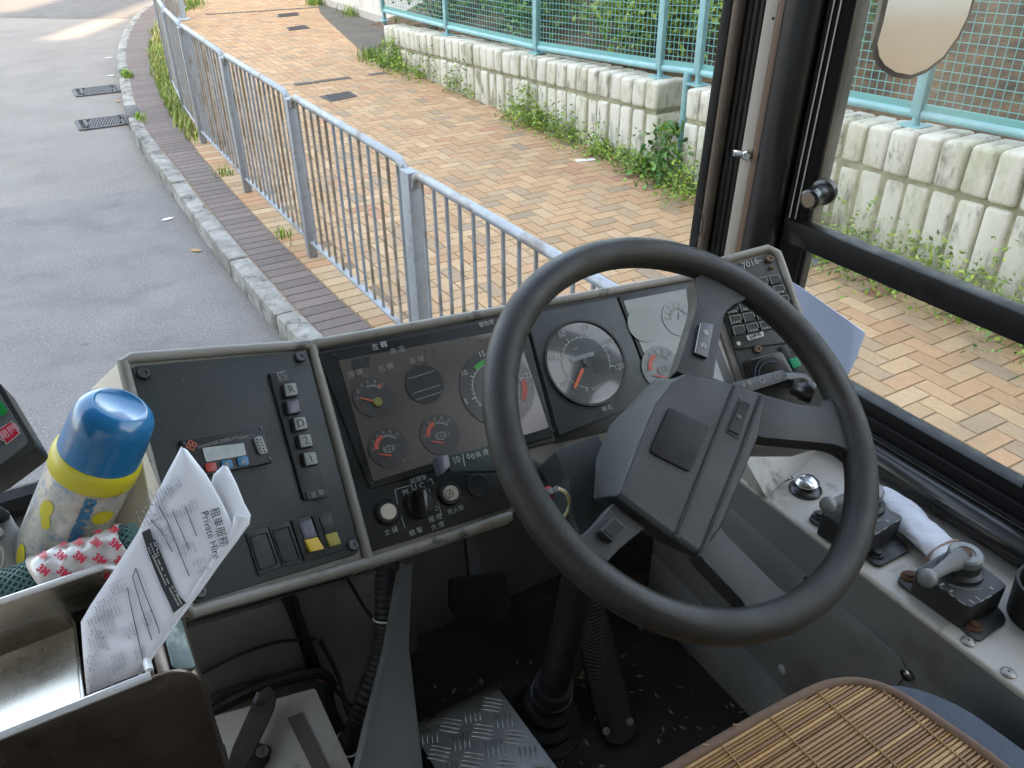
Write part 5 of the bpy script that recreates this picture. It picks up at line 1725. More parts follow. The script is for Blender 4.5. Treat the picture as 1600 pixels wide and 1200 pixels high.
# rolled white cloth between the two valves
pts = spline([gz(1376, 774, CZ + 0.024), gz(1402, 794, CZ + 0.021), gz(1432, 824, CZ + 0.019), gz(1462, 850, CZ + 0.017), gz(1486, 870, CZ + 0.015)], 14)
t = thing("rolled_cloth", "white rolled cotton glove lying between the two lever valves", "glove", pts[0])
rings = []
n_ = len(pts)
for i, p in enumerate(pts):
    d = (pts[min(i + 1, n_ - 1)] - pts[max(0, i - 1)]).normalized()
    sd__ = d.cross(V((0, 0, 1))).normalized()
    u = i / (n_ - 1)
    w_ = 0.019 + 0.014 * u
    if i == 0:
        w_ *= 0.7
    rg = []
    for k_ in range(28):
        an = 2 * PI * k_ / 28
        wr = 1 + 0.10 * math.sin(an * 2 + u * 7) + 0.16 * mnoise.noise(V((math.cos(an) * 1.3, math.sin(an) * 1.3 + u * 3.0, u * 5.0))) + 0.14 * abs(mnoise.noise(V((math.cos(an - u * 5) * 2.6, math.sin(an - u * 5) * 2.6, u * 9.0))))
        rg.append(p + sd__ * math.cos(an) * w_ * wr + V((0, 0, 1)) * (math.sin(an) if math.sin(an) > 0 else math.sin(an) * 0.8) * 0.0165 * wr * (1 - 0.3 * u))
    rings.append(rg)
MB().loft(rings).build("roll", M_CLOTH, t, 80)
p = pts[-9]
d = (pts[-8] - pts[-10]).normalized()
sd__ = d.cross(V((0, 0, 1))).normalized()
MB().tube([p + sd__ * math.cos(2 * PI * k_ / 24) * 0.0335 + V((0, 0, 1)) * math.sin(2 * PI * k_ / 24) * 0.0142 for k_ in range(24)], 0.0016, 6, closed=True).build("cuff_band", mat("cuff_thread", (0.36, 0.26, 0.20), 0.9), t)

# black cup at the right edge
c = gz(1628, 968, CZ)
t = thing("cup_holder", "round black holder at the right edge of the console, beside the nearer valve", "holder", c)
MB().lathe(c, (0, 0, 1), [(0.043, 0), (0.047, 0.055), (0.047, 0.06), (0.043, 0.06), (0.040, 0.01), (0, 0.01)], 32).build("bowl", M_RUBBER, t)

# ================================================================== SEAT, PEDALS, FLOOR STEP, CABLES
M_BAMB = mat("bamboo", (0.30, 0.15, 0.05), 0.42, var=0.14, vs=30, attr="col", coat=0.15, rvar=0.05, stretch=(0.12, 1, 1))
M_BIND = mat("brown_binding", (0.165, 0.105, 0.070), 0.85, var=0.1, vs=60)
M_SEATC = mat("grey_blue_fabric", (0.075, 0.088, 0.115), 0.9, var=0.12, vs=25, bump=0.4, bs=600)
M_THREAD = mat("mat_thread", (0.40, 0.27, 0.12), 0.8)
SZ = 1.20
ZX = lambda px, py, z=SZ: gz(px, py, z)
t = thing("driver_seat", "grey blue driver's seat cushion", "seat", (0.52, 0.2, 0.75))
outl = [(0.24, -0.15), (0.24, 0.33), (0.30, 0.37), (0.45, 0.375), (0.60, 0.375), (0.70, 0.378), (0.755, 0.355), (0.79, 0.30), (0.80, 0.20), (0.80, -0.15)]
a = [V((x, y, SZ - 0.004)) for x, y in outl]
MB().prism(rpoly(a, 0.05, 5), (0, 0, -0.12), 0.018, 4).build("cushion", M_SEATC, t, 60)
MB().lathe((0.52, 0.1, 0.72), (0, 0, 1), [(0.16, 0), (0.16, 0.03), (0.06, 0.06), (0.06, 0.38), (0.18, 0.39)], 24).build("pedestal", M_RUBBER, t)
# bamboo mat
mt = thing("seat_mat", "bamboo slat seat mat with brown cloth border on the driver's seat", "seat mat", (0.5, 0.2, SZ))
edge = [ZX(1035, 1210), ZX(1080, 1183), ZX(1150, 1142), ZX(1220, 1104), ZX(1272, 1078), ZX(1305, 1068), ZX(1345, 1067), ZX(1385, 1078), ZX(1420, 1097), ZX(1470, 1130), ZX(1530, 1172), ZX(1580, 1212)]
xr = edge[-1]
poly = edge + [V((edge[-1].x + 0.005, -0.1, SZ)), V((0.27, -0.1, SZ)), V((0.27, edge[0].y, SZ))]
es = spline([V((0.28, edge[0].y + 0.004, SZ))] + edge + [V((edge[-1].x + 0.004, 0.0, SZ))], 6)
MB().prism([V((p.x, p.y, SZ - 0.003)) for p in poly], (0, 0, -0.004)).build("backing", M_BIND, mt)


def inside(x, y, pl):
    c_ = False
    for i in range(len(pl)):
        a_, b_ = pl[i - 1], pl[i]
        if (a_.y > y) != (b_.y > y) and x < (b_.x - a_.x) * (y - a_.y) / (b_.y - a_.y) + a_.x:
            c_ = not c_
    return c_


sv, sf, sc = [], [], []
y = 0.46
while y > -0.08:
    wd = rnd.choice([0.0030, 0.0038, 0.0042, 0.0052])
    xs_ = [0.275 + 0.004 * i for i in range(170) if inside(0.275 + 0.004 * i, y - wd / 2, poly)]
    if len(xs_) > 3:
        x0, x1 = min(xs_), max(xs_)
        f_ = rnd.uniform(0.85, 1.15)
        col = rnd.choices([(0.26, 0.13, 0.044), (0.21, 0.098, 0.033), (0.42, 0.245, 0.09), (0.31, 0.165, 0.057)], [5, 2.5, 2.6, 3])[0]
        col = tuple(v * f_ for v in col)
        n0 = len(sv)
        for x in (x0, x1):
            for yy, zz in ((y, -0.002), (y - wd * 0.12, 0.0012), (y - wd * 0.5, 0.0020), (y - wd * 0.88, 0.0012), (y - wd, -0.002)):
                sv.append((x, yy, SZ + zz))
        for k_ in range(4):
            sf.append((n0 + k_, n0 + k_ + 1, n0 + 6 + k_, n0 + 5 + k_))
            sc.append(col)
    y -= wd + 0.0006
raw("slats", sv, sf, M_BAMB, mt, sc, 60)
MB().tube([V((p.x, p.y, SZ + 0.0005)) for p in es], 0.0062, 10).build("border", M_BIND, mt)
th = MB()
for x in (0.36, 0.43, 0.50, 0.575, 0.65, 0.72):
    ytop = max([q * 0.005 for q in range(-10, 95) if inside(x, q * 0.005, poly)] or [0.3])
    th.tube([(x, ytop, SZ + 0.0024), (x, -0.08, SZ + 0.0024)], 0.0008, 5)
for px, py in ((1155, 1133), (1108, 1164)):
    p = ZX(px, py, SZ + 0.006)
    th.tube([p, p + V((-0.006, 0.004, 0.001))], 0.0009, 5)
th.build("thread", M_THREAD, mt)

# ---------------- pedals
def gp(px, py, z):
    return gz(px, py, z)


t = thing("accelerator_pedal", "long ribbed black accelerator pedal right of the steering column", "pedal", gp(965, 1150, 0.72))
A0, A1 = gp(948, 1165, 0.735), gp(1000, 1130, 0.735)
B0, B1 = gp(878, 905, 0.93), gp(936, 912, 0.93)
lo_ = [gp(942, 1150, 0.735), gp(962, 1170, 0.735), gp(992, 1150, 0.735), gp(990, 1125, 0.735)]
poly_p = [gp(930, 1110, 0.755), gp(948, 1160, 0.735), gp(975, 1165, 0.735), gp(996, 1145, 0.735), gp(982, 1075, 0.775), gp(946, 945, 0.92), gp(925, 912, 0.945), gp(895, 905, 0.95), gp(880, 925, 0.94), gp(905, 1010, 0.84)]
nrm_ = (poly_p[4] - poly_p[0]).cross(poly_p[8] - poly_p[0]).normalized()
if nrm_.z < 0:
    nrm_ = -nrm_
MB().prism(rpoly(poly_p, 0.012), nrm_ * -0.014, 0.002).build("pad", M_RUBBER, t, 25)
a = MB()
for k_ in range(26):
    u = k_ / 26
    l_, r_ = lerp(poly_p[8], poly_p[0], u * 0.95), lerp(poly_p[5], poly_p[4], u * 0.95)
    m_ = lerp(lerp(l_, r_, 0.5), lerp(poly_p[1], poly_p[2], 0.5), 0.07)
    a.tube([lerp(l_, r_, 0.10) + nrm_ * 0.0005, m_ + nrm_ * 0.0005, lerp(l_, r_, 0.90) + nrm_ * 0.0005], 0.0018, 5)
a.build("tread", mat("pedal_rib", (0.04, 0.038, 0.035), 0.5, var=0.2, vs=30), t)
for px, py in ((947, 1142), (984, 1127)):
    MB().lathe(gp(px, py, 0.752), nrm_, [(0.007, 0), (0.0065, 0.003), (0.003, 0.003), (0.002, 0.001), (0, 0.001)], 16).build("screw", M_WASH, t)
t = thing("brake_pedal", "square black brake pedal hanging under the dashboard, left of the column", "pedal", far(748, 930, 1.42))
FP = Fr(far(748, 935, 1.40), (0.05, -0.80, 0.60))
MB().prism(rpoly([FP.at(x, y) for x, y in ((706, 904), (790, 893), (800, 950), (790, 968), (720, 972), (706, 950))], 0.008), FP.n * -0.02, 0.003).build("pad", mat("pedal_black", (0.004, 0.004, 0.004), 0.8, spec=0.15), t)
a = MB()
for k_ in range(6):
    a.bar(lerp(FP.at(712, 910, 0.001), FP.at(714, 962, 0.001), k_ / 5), lerp(FP.at(786, 900, 0.001), FP.at(790, 955, 0.001), k_ / 5), 0.004, 0.003, FP.n)
a.build("tread", MATS["pedal_black"], t)
MB().bar(FP.at(742, 905, -0.02), FP.at(734, 835, -0.06), 0.022, 0.012, FP.n).build("arm", M_RUBBER, t)

# chequer plate step
M_CHEQ = mat("chequer_plate", (0.40, 0.405, 0.39), 0.30, metal=0.9, var=0.08, vs=5, rvar=0.04)
t = thing("footrest", "bent aluminium chequer plate footrest on the cab floor", "footrest", gz(720, 1150, 0.80))
CA, CB = gz(648, 1145, 0.84), gz(782, 1080, 0.84)       # the bend
cd = (CB - CA).normalized()
back_ = V((cd.y, -cd.x, 0))
if back_.y > 0:
    back_ = -back_
CC, CD_ = CB + back_ * 0.30 + V((0, 0, 0.03)), CA + back_ * 0.30 + V((0, 0, 0.03))
upn = (CB - CA).cross(CD_ - CA).normalized()
if upn.z < 0:
    upn = -upn
fwd = -back_
rg0, rg1 = [], []
for k_ in range(7):
    an = R(k_ * 13)
    off = fwd * math.sin(an) * 0.03 + V((0, 0, -1)) * (0.03 - math.cos(an) * 0.03)
    rg0.append(CA + off)
    rg1.append(CB + off)
l0 = [CD_] + rg0 + [rg0[-1] + V((0, 0.02, -0.12))]
l1 = [CC] + rg1 + [rg1[-1] + V((0, 0.02, -0.12))]
cv, cf = [], []
for p, q in zip(l0, l1):
    cv += [p, q]
for k_ in range(len(l0) - 1):
    cf.append((2 * k_, 2 * k_ + 1, 2 * k_ + 3, 2 * k_ + 2))
pm2 = MB()
for k_ in range(len(l0) - 1):
    pass
ring_a = l0 + [p - V((0, 0, 0.004)) for p in l0[::-1]]
ring_b = l1 + [p - V((0, 0, 0.004)) for p in l1[::-1]]
pm2.loft([ring_a, ring_b]).build("plate", M_CHEQ, t, 30)
tr = MB()
side = cd
for i in range(8):
    for j in range(8):
        c = CA + side * (0.018 + i * 0.040) + back_ * (0.020 + j * 0.040)
        c = c + V((0, 0, 0.03 * (0.020 + j * 0.040) / 0.30))
        if (c - CA).dot(side) > (CB - CA).length - 0.008:
            continue
        v = (side * 0.75 + back_ * 0.66) if (i + j) % 2 else (side * -0.35 + back_ * 0.94)
        v.normalize()
        wv_ = upn.cross(v)
        for q in range(4 if (i + j) % 2 else 4):
            p = c + wv_ * ((q - 1.5) * 0.0082)
            tr.tube([p - v * 0.0185, p - v * 0.009 + upn * 0.0012, p + v * 0.009 + upn * 0.0012, p + v * 0.0185], [0.0004, 0.0018, 0.0018, 0.0004], 6)
tr.build("tread", M_CHEQ, t, 60)

# grey partition beside the footrest
q3 = [far(622, 905, 1.30), far(640, 1010, 1.25), far(664, 1215, 1.08)]
FPn = (q3[1] - q3[0]).cross(q3[2] - q3[0] + V((-0.02, -0.05, 0))).normalized()
FPn = (far(664, 1215, 1.08) - far(622, 905, 1.30)).cross(far(556, 1215, 1.02) - far(664, 1215, 1.08)).normalized()
if FPn.dot(CAM - q3[0]) < 0:
    FPn = -FPn
q = [hit(px, py, q3[0], FPn) for px, py in ((628, 884), (646, 878), (642, 960), (640, 1010), (664, 1215), (556, 1215), (578, 1120), (606, 1010))]
t = tag(MB().prism(q, FPn * -0.02, 0.003).build("partition_plate", mat("dark_grey_plate", (0.055, 0.054, 0.048), 0.6, var=0.25, vs=4, wear=[((0.045, 0.042, 0.036), 5, 0.55, 0.7)])), "grey painted upright plate between the corrugated hose and the footrest", "panel")

# left lower bulkhead panel under the dashboard
BP = V((0, 1.0, 1.0))
BN = V((0.10, -0.99, 0.08)).normalized()
bh = lambda px, py, h=0.0: hit(px, py, BP + BN * h, BN)
t = thing("lower_panel", "scuffed grey panel below the left dashboard panel", "panel", bh(450, 1000))
MB().prism([bh(*q) for q in ((285, 985), (470, 930), (632, 884), (640, 1010), (620, 1060), (560, 1210), (330, 1210))], BN * -0.01).build("sheet", M_GREYP, t)
MB().prism([bh(*q, 0.004) for q in ((440, 935), (462, 930), (482, 990), (505, 1050), (484, 1056), (466, 1000))], BN * -0.003).build("strap", M_RUBBER, t)
M_ROUGHD = mat("dark_stain_trim", (0.05, 0.04, 0.03), 0.8, var=0.3, vs=20)
MB().prism([bh(*q, 0.012) for q in ((330, 1090), (400, 1066), (470, 1046), (490, 1062), (430, 1078), (340, 1118))], BN * -0.01, 0.003).build("torn_edge", M_ROUGHD, t)
tag(MB().tube(spline([bh(310, 1055, 0.015), bh(370, 1025, 0.025), bh(430, 1004, 0.025), bh(492, 998, 0.015)], 8), 0.0028, 8).build("black_cable", M_RUBBER), "thin black cable curving across the scuffed grey panel", "cable")
tag(MB().tube(spline([bh(462, 935, 0.012), bh(480, 1000, 0.012), bh(510, 1060, 0.02), bh(555, 1110, 0.03)], 8), 0.0035, 8).build("thin_cable", M_RUBBER), "thin dark cable running down beside the black strap to the hose end", "cable")
for pl, rr_, lab in (([(500, 1000, 0.02), (530, 1060, 0.05), (548, 1120, 0.08), (600, 1150, 0.06)], 0.004, "black cable looping from the strap to the partition plate"),
                     ([(330, 1112, 0.03), (380, 1085, 0.05), (440, 1062, 0.06), (500, 1052, 0.05), (520, 1070, 0.04)], 0.009, "thick black cable lying along the torn panel edge"),
                     ([(540, 900, 0.03), (570, 950, 0.04), (600, 1000, 0.06), (560, 1090, 0.10)], 0.003, "thin black wire hanging left of the corrugated hose")):
    tag(MB().tube(spline([bh(*q) for q in pl], 8), rr_, 8).build("loose_cable", M_RUBBER), lab, "cable", "loose cables below the dashboard")
# corrugated hose
hp = spline([bh(606, 880, 0.05), bh(603, 930, 0.09), bh(603, 985, 0.11), bh(592, 1040, 0.13), bh(570, 1100, 0.14), bh(552, 1150, 0.12), bh(522, 1185, 0.08)], 26)
rs = [0.0185 + (0.0014 if (i % 4) < 2 else -0.0014) for i in range(len(hp))]
t = thing("corrugated_hose", "black corrugated cable hose curving down below the dashboard", "hose", hp[0])
MB().tube(hp, rs, 14).build("hose", M_RUBBER, t, 70)
for px, py in ((605, 946), (566, 1128)):
    c = bh(px, py, 0.055 if py < 1000 else 0.08)
    i = min(range(len(hp)), key=lambda k_: (hp[k_] - c).length)
    d = (hp[min(i + 1, len(hp) - 1)] - hp[i - 1]).normalized()
    s_ = d.orthogonal().normalized()
    b_ = d.cross(s_)
    MB().tube([hp[i] + (s_ * math.cos(2 * PI * k_ / 20) + b_ * math.sin(2 * PI * k_ / 20)) * 0.0210 for k_ in range(20)], 0.0016, 6, closed=True).build("cable_tie", mat("tie_white", (0.35, 0.35, 0.33), 0.5), t)
hp2 = spline([bh(508, 1060, 0.03), bh(514, 1110, 0.05), bh(535, 1150, 0.06), bh(550, 1185, 0.06), bh(540, 1215, 0.06)], 6)
t = thing("taped_cable_bundle", "black taped cable bundle with a red end, left of the corrugated hose", "cable", hp2[0])
MB().tube(hp2, [0.013 + 0.002 * mnoise.noise(V((i * 0.7, 0, 0))) for i in range(len(hp2))], 12).build("bundle", M_RUBBER, t, 60)
MB().lathe(hp2[0], (hp2[0] - hp2[2]), [(0.0135, -0.002), (0.0135, 0.004), (0.008, 0.005), (0, 0.005)], 16).build("red_end", mat("dull_red", (0.16, 0.03, 0.02), 0.6), t)

# white painted box with bracket, bottom left
M_WHBOX = mat("chipped_white_paint", (0.23, 0.21, 0.175), 0.55, var=0.12, vs=7, wear=[((0.14, 0.115, 0.085), 5.5, 0.50, 0.64), ((0.05, 0.04, 0.035), 16, 0.62, 0.72)])
BZ = 1.02
b = [gz(*q, BZ) for q in ((322, 1122), (492, 1075), (556, 1215), (340, 1240))]
t = thing("equipment_box", "chipped white metal box with a dark bracket on top, below the cables", "box", sum(b, V((0, 0, 0))) / 4 - V((0, 0, 0.3)))
MB().prism(rpoly(b, 0.004), (0, 0, -0.30), 0.003).build("body", M_WHBOX, t)
bzp = lambda px, py, h=0.0: gz(px, py, BZ + h)
MB().prism([bzp(*q, 0.004) for q in ((449, 1122), (472, 1112), (512, 1200), (520, 1215), (495, 1215))], (0, 0, -0.003)).build("dark_strip", mat("strip_brown", (0.05, 0.035, 0.025), 0.7, var=0.2), t)
br = rpoly([bzp(*q, 0.035) for q in ((400, 1085), (420, 1070), (432, 1082), (428, 1105), (384, 1200), (370, 1225), (350, 1215), (362, 1170))], 0.008)
MB().prism(br, (0, 0, -0.006), 0.001).build("bracket_arm", mat("oily_steel", (0.026, 0.022, 0.018), 0.75, spec=0.2, var=0.3, vs=25), t)
MB().prism(rpoly([bzp(*q, 0.006) for q in ((396, 1158), (424, 1166), (420, 1185), (398, 1215), (360, 1215))], 0.004), (0, 0, -0.006), 0.001).build("bracket_foot", MATS["oily_steel"], t)
MB().lathe(bzp(410, 1175, 0.006), (0, 0, 1), [(0.009, 0), (0.008, 0.004), (0.003, 0.005), (0.002, 0.003), (0, 0.003)], 16).build("bolt", M_WASH, t)
MB().tube([bzp(398, 1098, 0.04), bzp(405, 1082, 0.05)], 0.0035, 8).build("pin", M_IRON, t)
MB().tube([bzp(345, 1168, 0.05), bzp(356, 1215, 0.06)], 0.006, 10).build("bright_rod", M_STEEL, t)
t = tag(MB().prism(rpoly([gz(*q, 0.98) for q in ((258, 1182), (330, 1130), (350, 1215), (280, 1215))], 0.004), (0, 0, -0.02), 0.003).build("yellow_duster", mat("yellow_cloth", (0.22, 0.15, 0.01), 0.8, var=0.3, vs=30)), "dark yellow cloth tucked under the fare box corner", "cloth")

# grit and scraps on the cab floor
gv, gf = [], []
for k_ in range(260):
    x, y = rnd.uniform(0.25, 0.95), rnd.uniform(0.45, 1.0)
    r_ = rnd.uniform(0.0015, 0.006)
    an = rnd.uniform(0, PI)
    i0 = len(gv)
    for q in range(4):
        a_ = an + q * PI / 2
        gv.append((x + math.cos(a_) * r_ * (1.6 if q % 2 else 0.7), y + math.sin(a_) * r_ * (1.6 if q % 2 else 0.7), 0.7215))
    gv.append((x, y, 0.7215 + r_ * 0.7))
    for q in range(4):
        gf.append((i0 + q, i0 + (q + 1) % 4, i0 + 4))
o = raw("floor_grit", gv, gf, mat("grit", (0.16, 0.12, 0.08), 0.9, var=0.5, vs=60))
o["kind"] = "stuff"

# ================================================================== FARE BOX, FORM, BOTTLE, MAT ROLL, CARD READER on the left
M_SS = mat("brushed_stainless", (0.50, 0.47, 0.42), 0.24, metal=1.0, var=0.08, vs=7, rvar=0.08, stretch=(1, 1, 6), wear=[((0.24, 0.19, 0.14), 5, 0.58, 0.75)])
M_SSD = mat("stained_stainless", (0.20, 0.155, 0.12), 0.30, metal=0.9, var=0.15, vs=6, wear=[((0.09, 0.065, 0.045), 5, 0.5, 0.72)])
M_PAPER = mat("form_paper", (0.76, 0.76, 0.80), 0.85, var=0.015, vs=4)
M_PINK = mat("form_print", (0.42, 0.42, 0.47), 0.8)
M_PBLK = mat("form_black", (0.03, 0.03, 0.033), 0.7)
FZ = 1.54
g = lambda px, py, z=FZ: gz(px, py, z)
t = thing("fare_box", "open stainless steel fare box hopper at the lower left", "fare box", (-0.15, 0.8, 0.8))
# rim corners
r_bl, r_br = g(-120, 985), g(182, 880)
r_fr, r_fl = g(236, 1052), g(-120, 1196)
ymax, ymin = (r_bl.y + r_br.y) / 2, r_fr.y
xr_ = (r_br.x + r_fr.x) / 2
xl_ = xr_ - 0.24
ym_ = ymin
print("fare", r_br, r_fr, ymax, ymin)
wt = 0.004
wallz = 0.22
def wl4(a, b, c, d, n, name="wall", m=None):
    MB().prism([a, b, c, d], n, 0.0012, 2).build(name, m or M_SS, t)
MB().prism([(xl_, ymax, FZ), (xr_, ymax, FZ), (xr_, ymax, FZ - wallz), (xl_, ymax, FZ - wallz)], (0, wt, 0), 0.0012).build("back_wall", M_SS, t)
MB().prism([(xr_, ymax + wt, FZ), (xr_, ymin + 0.001, FZ), (xr_, ymin + 0.001, FZ - wallz), (xr_, ymax + wt, FZ - wallz)], (wt, 0, 0), 0.0012).build("side_wall", M_SS, t)
MB().prism(rpoly([(xl_, ymin, FZ), (xr_ + 0.034, ymin, FZ - 0.002), (xr_ + 0.030, ymin, FZ - 0.30), (xl_, ymin, FZ - 0.30)], [0, 0.03, 0, 0], 8), (0, -wt, 0), 0.0015).build("front_wall", M_SSD, t)
MB().prism([(xr_ + 0.005, ymin - 0.002, FZ - 0.012), (xr_ + 0.036, ymin, FZ - 0.030), (xr_ + 0.036, ymax - 0.03, FZ - 0.030), (xr_ + 0.005, ymax - 0.03, FZ - 0.012)], (0, 0, -0.26), 0.008, 4).build("casing", M_SSD, t)
# sloped chute floor inside and a bent partition
MB().prism([(xl_, ymax, FZ - 0.062), (xr_ - 0.052, ymax, FZ - 0.052), (xr_ - 0.052, ymin, FZ - 0.030), (xl_, ymin, FZ - 0.045)], (0, 0, -0.004), 0.001).build("chute", mat("satin_stainless", (0.80, 0.73, 0.60), 0.30, metal=0.85, var=0.08, vs=5, stretch=(1, 1, 4), wear=[((0.38, 0.33, 0.26), 6, 0.6, 0.78)]), t)
MB().prism([(xr_ - 0.052, ymax, FZ - 0.050), (xr_ - 0.052, ymin, FZ - 0.029), (xr_ - 0.052, ymin, FZ - 0.2), (xr_ - 0.052, ymax, FZ - 0.2)], (0.003, 0, 0), 0.001).build("slot_wall", M_SS, t)
MB().tube([(xl_, ymax + 0.002, FZ), (xr_ - 0.012, ymax + 0.002, FZ), (xr_ - 0.001, ymax - 0.008, FZ), (xr_ + 0.002, ymin + 0.003, FZ)], 0.0032, 8).build("rim", mat("rim_steel", (0.78, 0.77, 0.76), 0.38, metal=0.6, var=0.05), t)
MB().tube([(xl_, ymin - 0.002, FZ), (xr_ + 0.002, ymin - 0.002, FZ)], 0.0034, 8).build("front_rim", mat("rim_steel", (0.78, 0.77, 0.76), 0.38, metal=0.6, var=0.05), t)
MB().prism(rpoly([(xr_ + 0.017, ymin + 0.010, FZ - 0.018), (xr_ + 0.034, ymin + 0.012, FZ - 0.0285), (xr_ + 0.034, ymin + 0.075, FZ - 0.0285), (xr_ + 0.018, ymin + 0.085, FZ - 0.018)], 0.006), (0, 0, 0.003), 0.001).build("clear_tape", mat("green_clear_tape", (0.05, 0.075, 0.06), 0.4, var=0.4, vs=40, coat=0.15, wear=[((0.16, 0.17, 0.13), 25, 0.54, 0.6)]), t)

# ---------------- folded form standing in the hopper
t = thing("printed_form", "folded white printed hire form standing in the fare box", "form", gz(180, 1080, 1.25))
# paper plane: faces the camera, leaning
PC0 = far(250, 890, 0.665)
PFn = Fr(PC0, (-0.30, -0.62, 0.72))


def fp(px, py, h=0.0):
    return PFn.at(px, py, h)


def sheet(front, name, bend, parent, th=0.0006):
    """sheet spanned by left and right edge point lists, bowed by bend"""
    n = len(front)
    vsx, fc = [], []
    m = 10
    for i, (l, r_) in enumerate(front):
        for j in range(m + 1):
            u = j / m
            p = lerp(fp(*l), fp(*r_), u) + PFn.n * bend(i / (n - 1), u)
            vsx.append(p)
    for i in range(n - 1):
        for j in range(m):
            a_ = i * (m + 1) + j
            fc.append((a_, a_ + 1, a_ + m + 2, a_ + m + 1))
    o = raw(name, vsx, fc, M_PAPER, parent, None, 80)
    md = o.modifiers.new("thickness", 'SOLIDIFY')
    md.thickness = th
    md.offset = -1
    return o


LE = [(285, 699), (262, 740), (240, 790), (205, 850), (165, 905), (128, 965), (136, 1090)]
RE = [(316, 742), (345, 790), (366, 822), (340, 860), (302, 915), (276, 962), (214, 1055)]
bend0 = lambda v, u: 0.0035 * math.sin(PI * u) * (0.3 + 0.7 * (1 - v)) + 0.0012 * math.sin(v * 5 + u * 3)
# outline of front leaf built as rows between left and right edges
rows = [((284, 698), (292, 704)), ((276, 714), (322, 742)), ((262, 740), (344, 780)), ((242, 780), (364, 822)), ((215, 835), (357, 845)), ((178, 892), (334, 879)), ((142, 945), (306, 920)), ((126, 972), (281, 957)), ((129, 1020), (252, 1000)), ((135, 1085), (217, 1053))]
sheet(rows, "front_leaf", bend0, t)
rows_b = [((346, 725), (352, 728)), ((330, 740), (366, 755)), ((326, 755), (378, 785)), ((340, 790), (388, 803)), ((350, 815), (386, 818)), ((356, 832), (374, 834))]
sheet(rows_b, "folded_leaf", lambda v, u: -0.007 + 0.003 * math.sin(PI * u), t)
# round fold along the right edge
fold = [fp(377, 808, -0.004), fp(368, 832, -0.004), fp(340, 873, -0.003), fp(307, 922, -0.002), fp(281, 960, -0.0015), fp(217, 1054, 0.0)]
fold = spline(fold, 4)
MB().tube(fold, [0.0060 * (1 - 0.75 * i / (len(fold) - 1)) for i in range(len(fold))], 12).build("fold", M_PAPER, t, 80)


def on(v, u):
    """point and local frame on the front leaf: v down 0..1, u across 0..1"""
    n = len(rows) - 1
    i = min(int(v * n), n - 1)
    f_ = v * n - i
    l = (lerp(rows[i][0][0], rows[i + 1][0][0], f_), lerp(rows[i][0][1], rows[i + 1][0][1], f_))
    r_ = (lerp(rows[i][1][0], rows[i + 1][1][0], f_), lerp(rows[i][1][1], rows[i + 1][1][1], f_))
    return lerp(fp(*l), fp(*r_), u) + PFn.n * (bend0(v, u) + 0.0009)


def onpx(px, py):
    best, bb = 1e9, (0.5, 0.5)
    p = fp(px, py)
    for i in range(41):
        for j in range(21):
            q = on(i / 40, j / 20)
            d = (CAM - q).normalized()
            e = ((q - CAM).normalized() - (p - CAM).normalized()).length
            if e < best:
                best, bb = e, (i / 40, j / 20)
    q = on(*bb)
    return hit(px, py, q, PFn.n)


class PT:
    pass


pt = PT()
pt.n = PFn.n
dx_ = (fp(366, 822) - fp(283, 942)).normalized()      # lettering runs up along the fold
pt.ex = (fp(282, 706) - fp(345, 790)).normalized()
tx0, tx1 = fp(331, 812), fp(352, 862)
pt.ex = (tx1 - tx0).normalized()
pt.ey = pt.n.cross(pt.ex)
tx = MB()
tx.text("租車服務", pt, onpx(343, 824) + PFn.n * 0.0012, 0.0082, rot=-0.12)
tx.text("Private Hire", pt, onpx(330, 836) + PFn.n * 0.0012, 0.0082, rot=-0.12)
tx.build("title", M_PBLK, t)
blk = MB()
pts_l = [(222, 832), (230, 858), (240, 885), (252, 915), (264, 940), (272, 958)]
pts_r = [(234, 826), (246, 850), (258, 880), (268, 905), (279, 930), (291, 942)]
# black band across the form, following its curve
for i in range(5):
    q = [onpx(*pts_l[i]), onpx(*pts_r[i]), onpx(*pts_r[i + 1]), onpx(*pts_l[i + 1])]
    blk.prism([p + PFn.n * 0.0009 for p in q], PFn.n * -0.0005)
blk.build("black_band", M_PBLK, t)
ln = MB()
for l in ([(213, 888), (208, 902), (222, 950), (238, 1000)], [(213, 888), (228, 930), (246, 975), (250, 990)], [(290, 792), (308, 838)], [(270, 800), (282, 826), (296, 858)], [(248, 790), (262, 815), (284, 870), (296, 900)], [(200, 918), (206, 950), (224, 1030)], [(236, 812), (252, 830), (270, 862)]):
    q = [onpx(*p) + PFn.n * 0.001 for p in l]
    for a_, b_ in zip(q, q[1:]):
        ln.bar(a_, b_, 0.0006, 0.0004, PFn.n)
ln.build("ruled_line", M_PBLK, t)
rr = random.Random(3)
tt = MB()
d1 = (fp(300, 760) - fp(262, 742)).normalized()
rowsx = [((278, 748), 4, 11), ((268, 762), 4, 9), ((252, 782), 7, 9), ((304, 782), 4, 9), ((262, 822), 7, 6), ((246, 846), 6, 5), ((300, 846), 5, 4), ((318, 872), 5, 4), ((192, 905), 5, 5), ((178, 930), 8, 7), ((168, 955), 9, 7), ((158, 985), 8, 5), ((150, 1020), 6, 4), ((236, 955), 6, 4), ((176, 1040), 9, 7), ((190, 1020), 6, 4), ((226, 1010), 4, 4), ((206, 975), 5, 4), ((150, 1060), 6, 4)]
for (px, py), ln_, rw in rowsx:
    b0 = onpx(px, py) + PFn.n * 0.0010
    for r_ in range(rw):
        for k_ in range(ln_):
            if rr.random() < 0.75:
                c = b0 + pt.ex * (k_ * 0.0022) - pt.ey * (r_ * 0.0026)
                tt.box(c, 0.0018 * rr.uniform(0.5, 1), 0.0009, 0.0003, (pt.ex, pt.ey, PFn.n))
tt.build("print", M_PINK, t)
tx = MB()
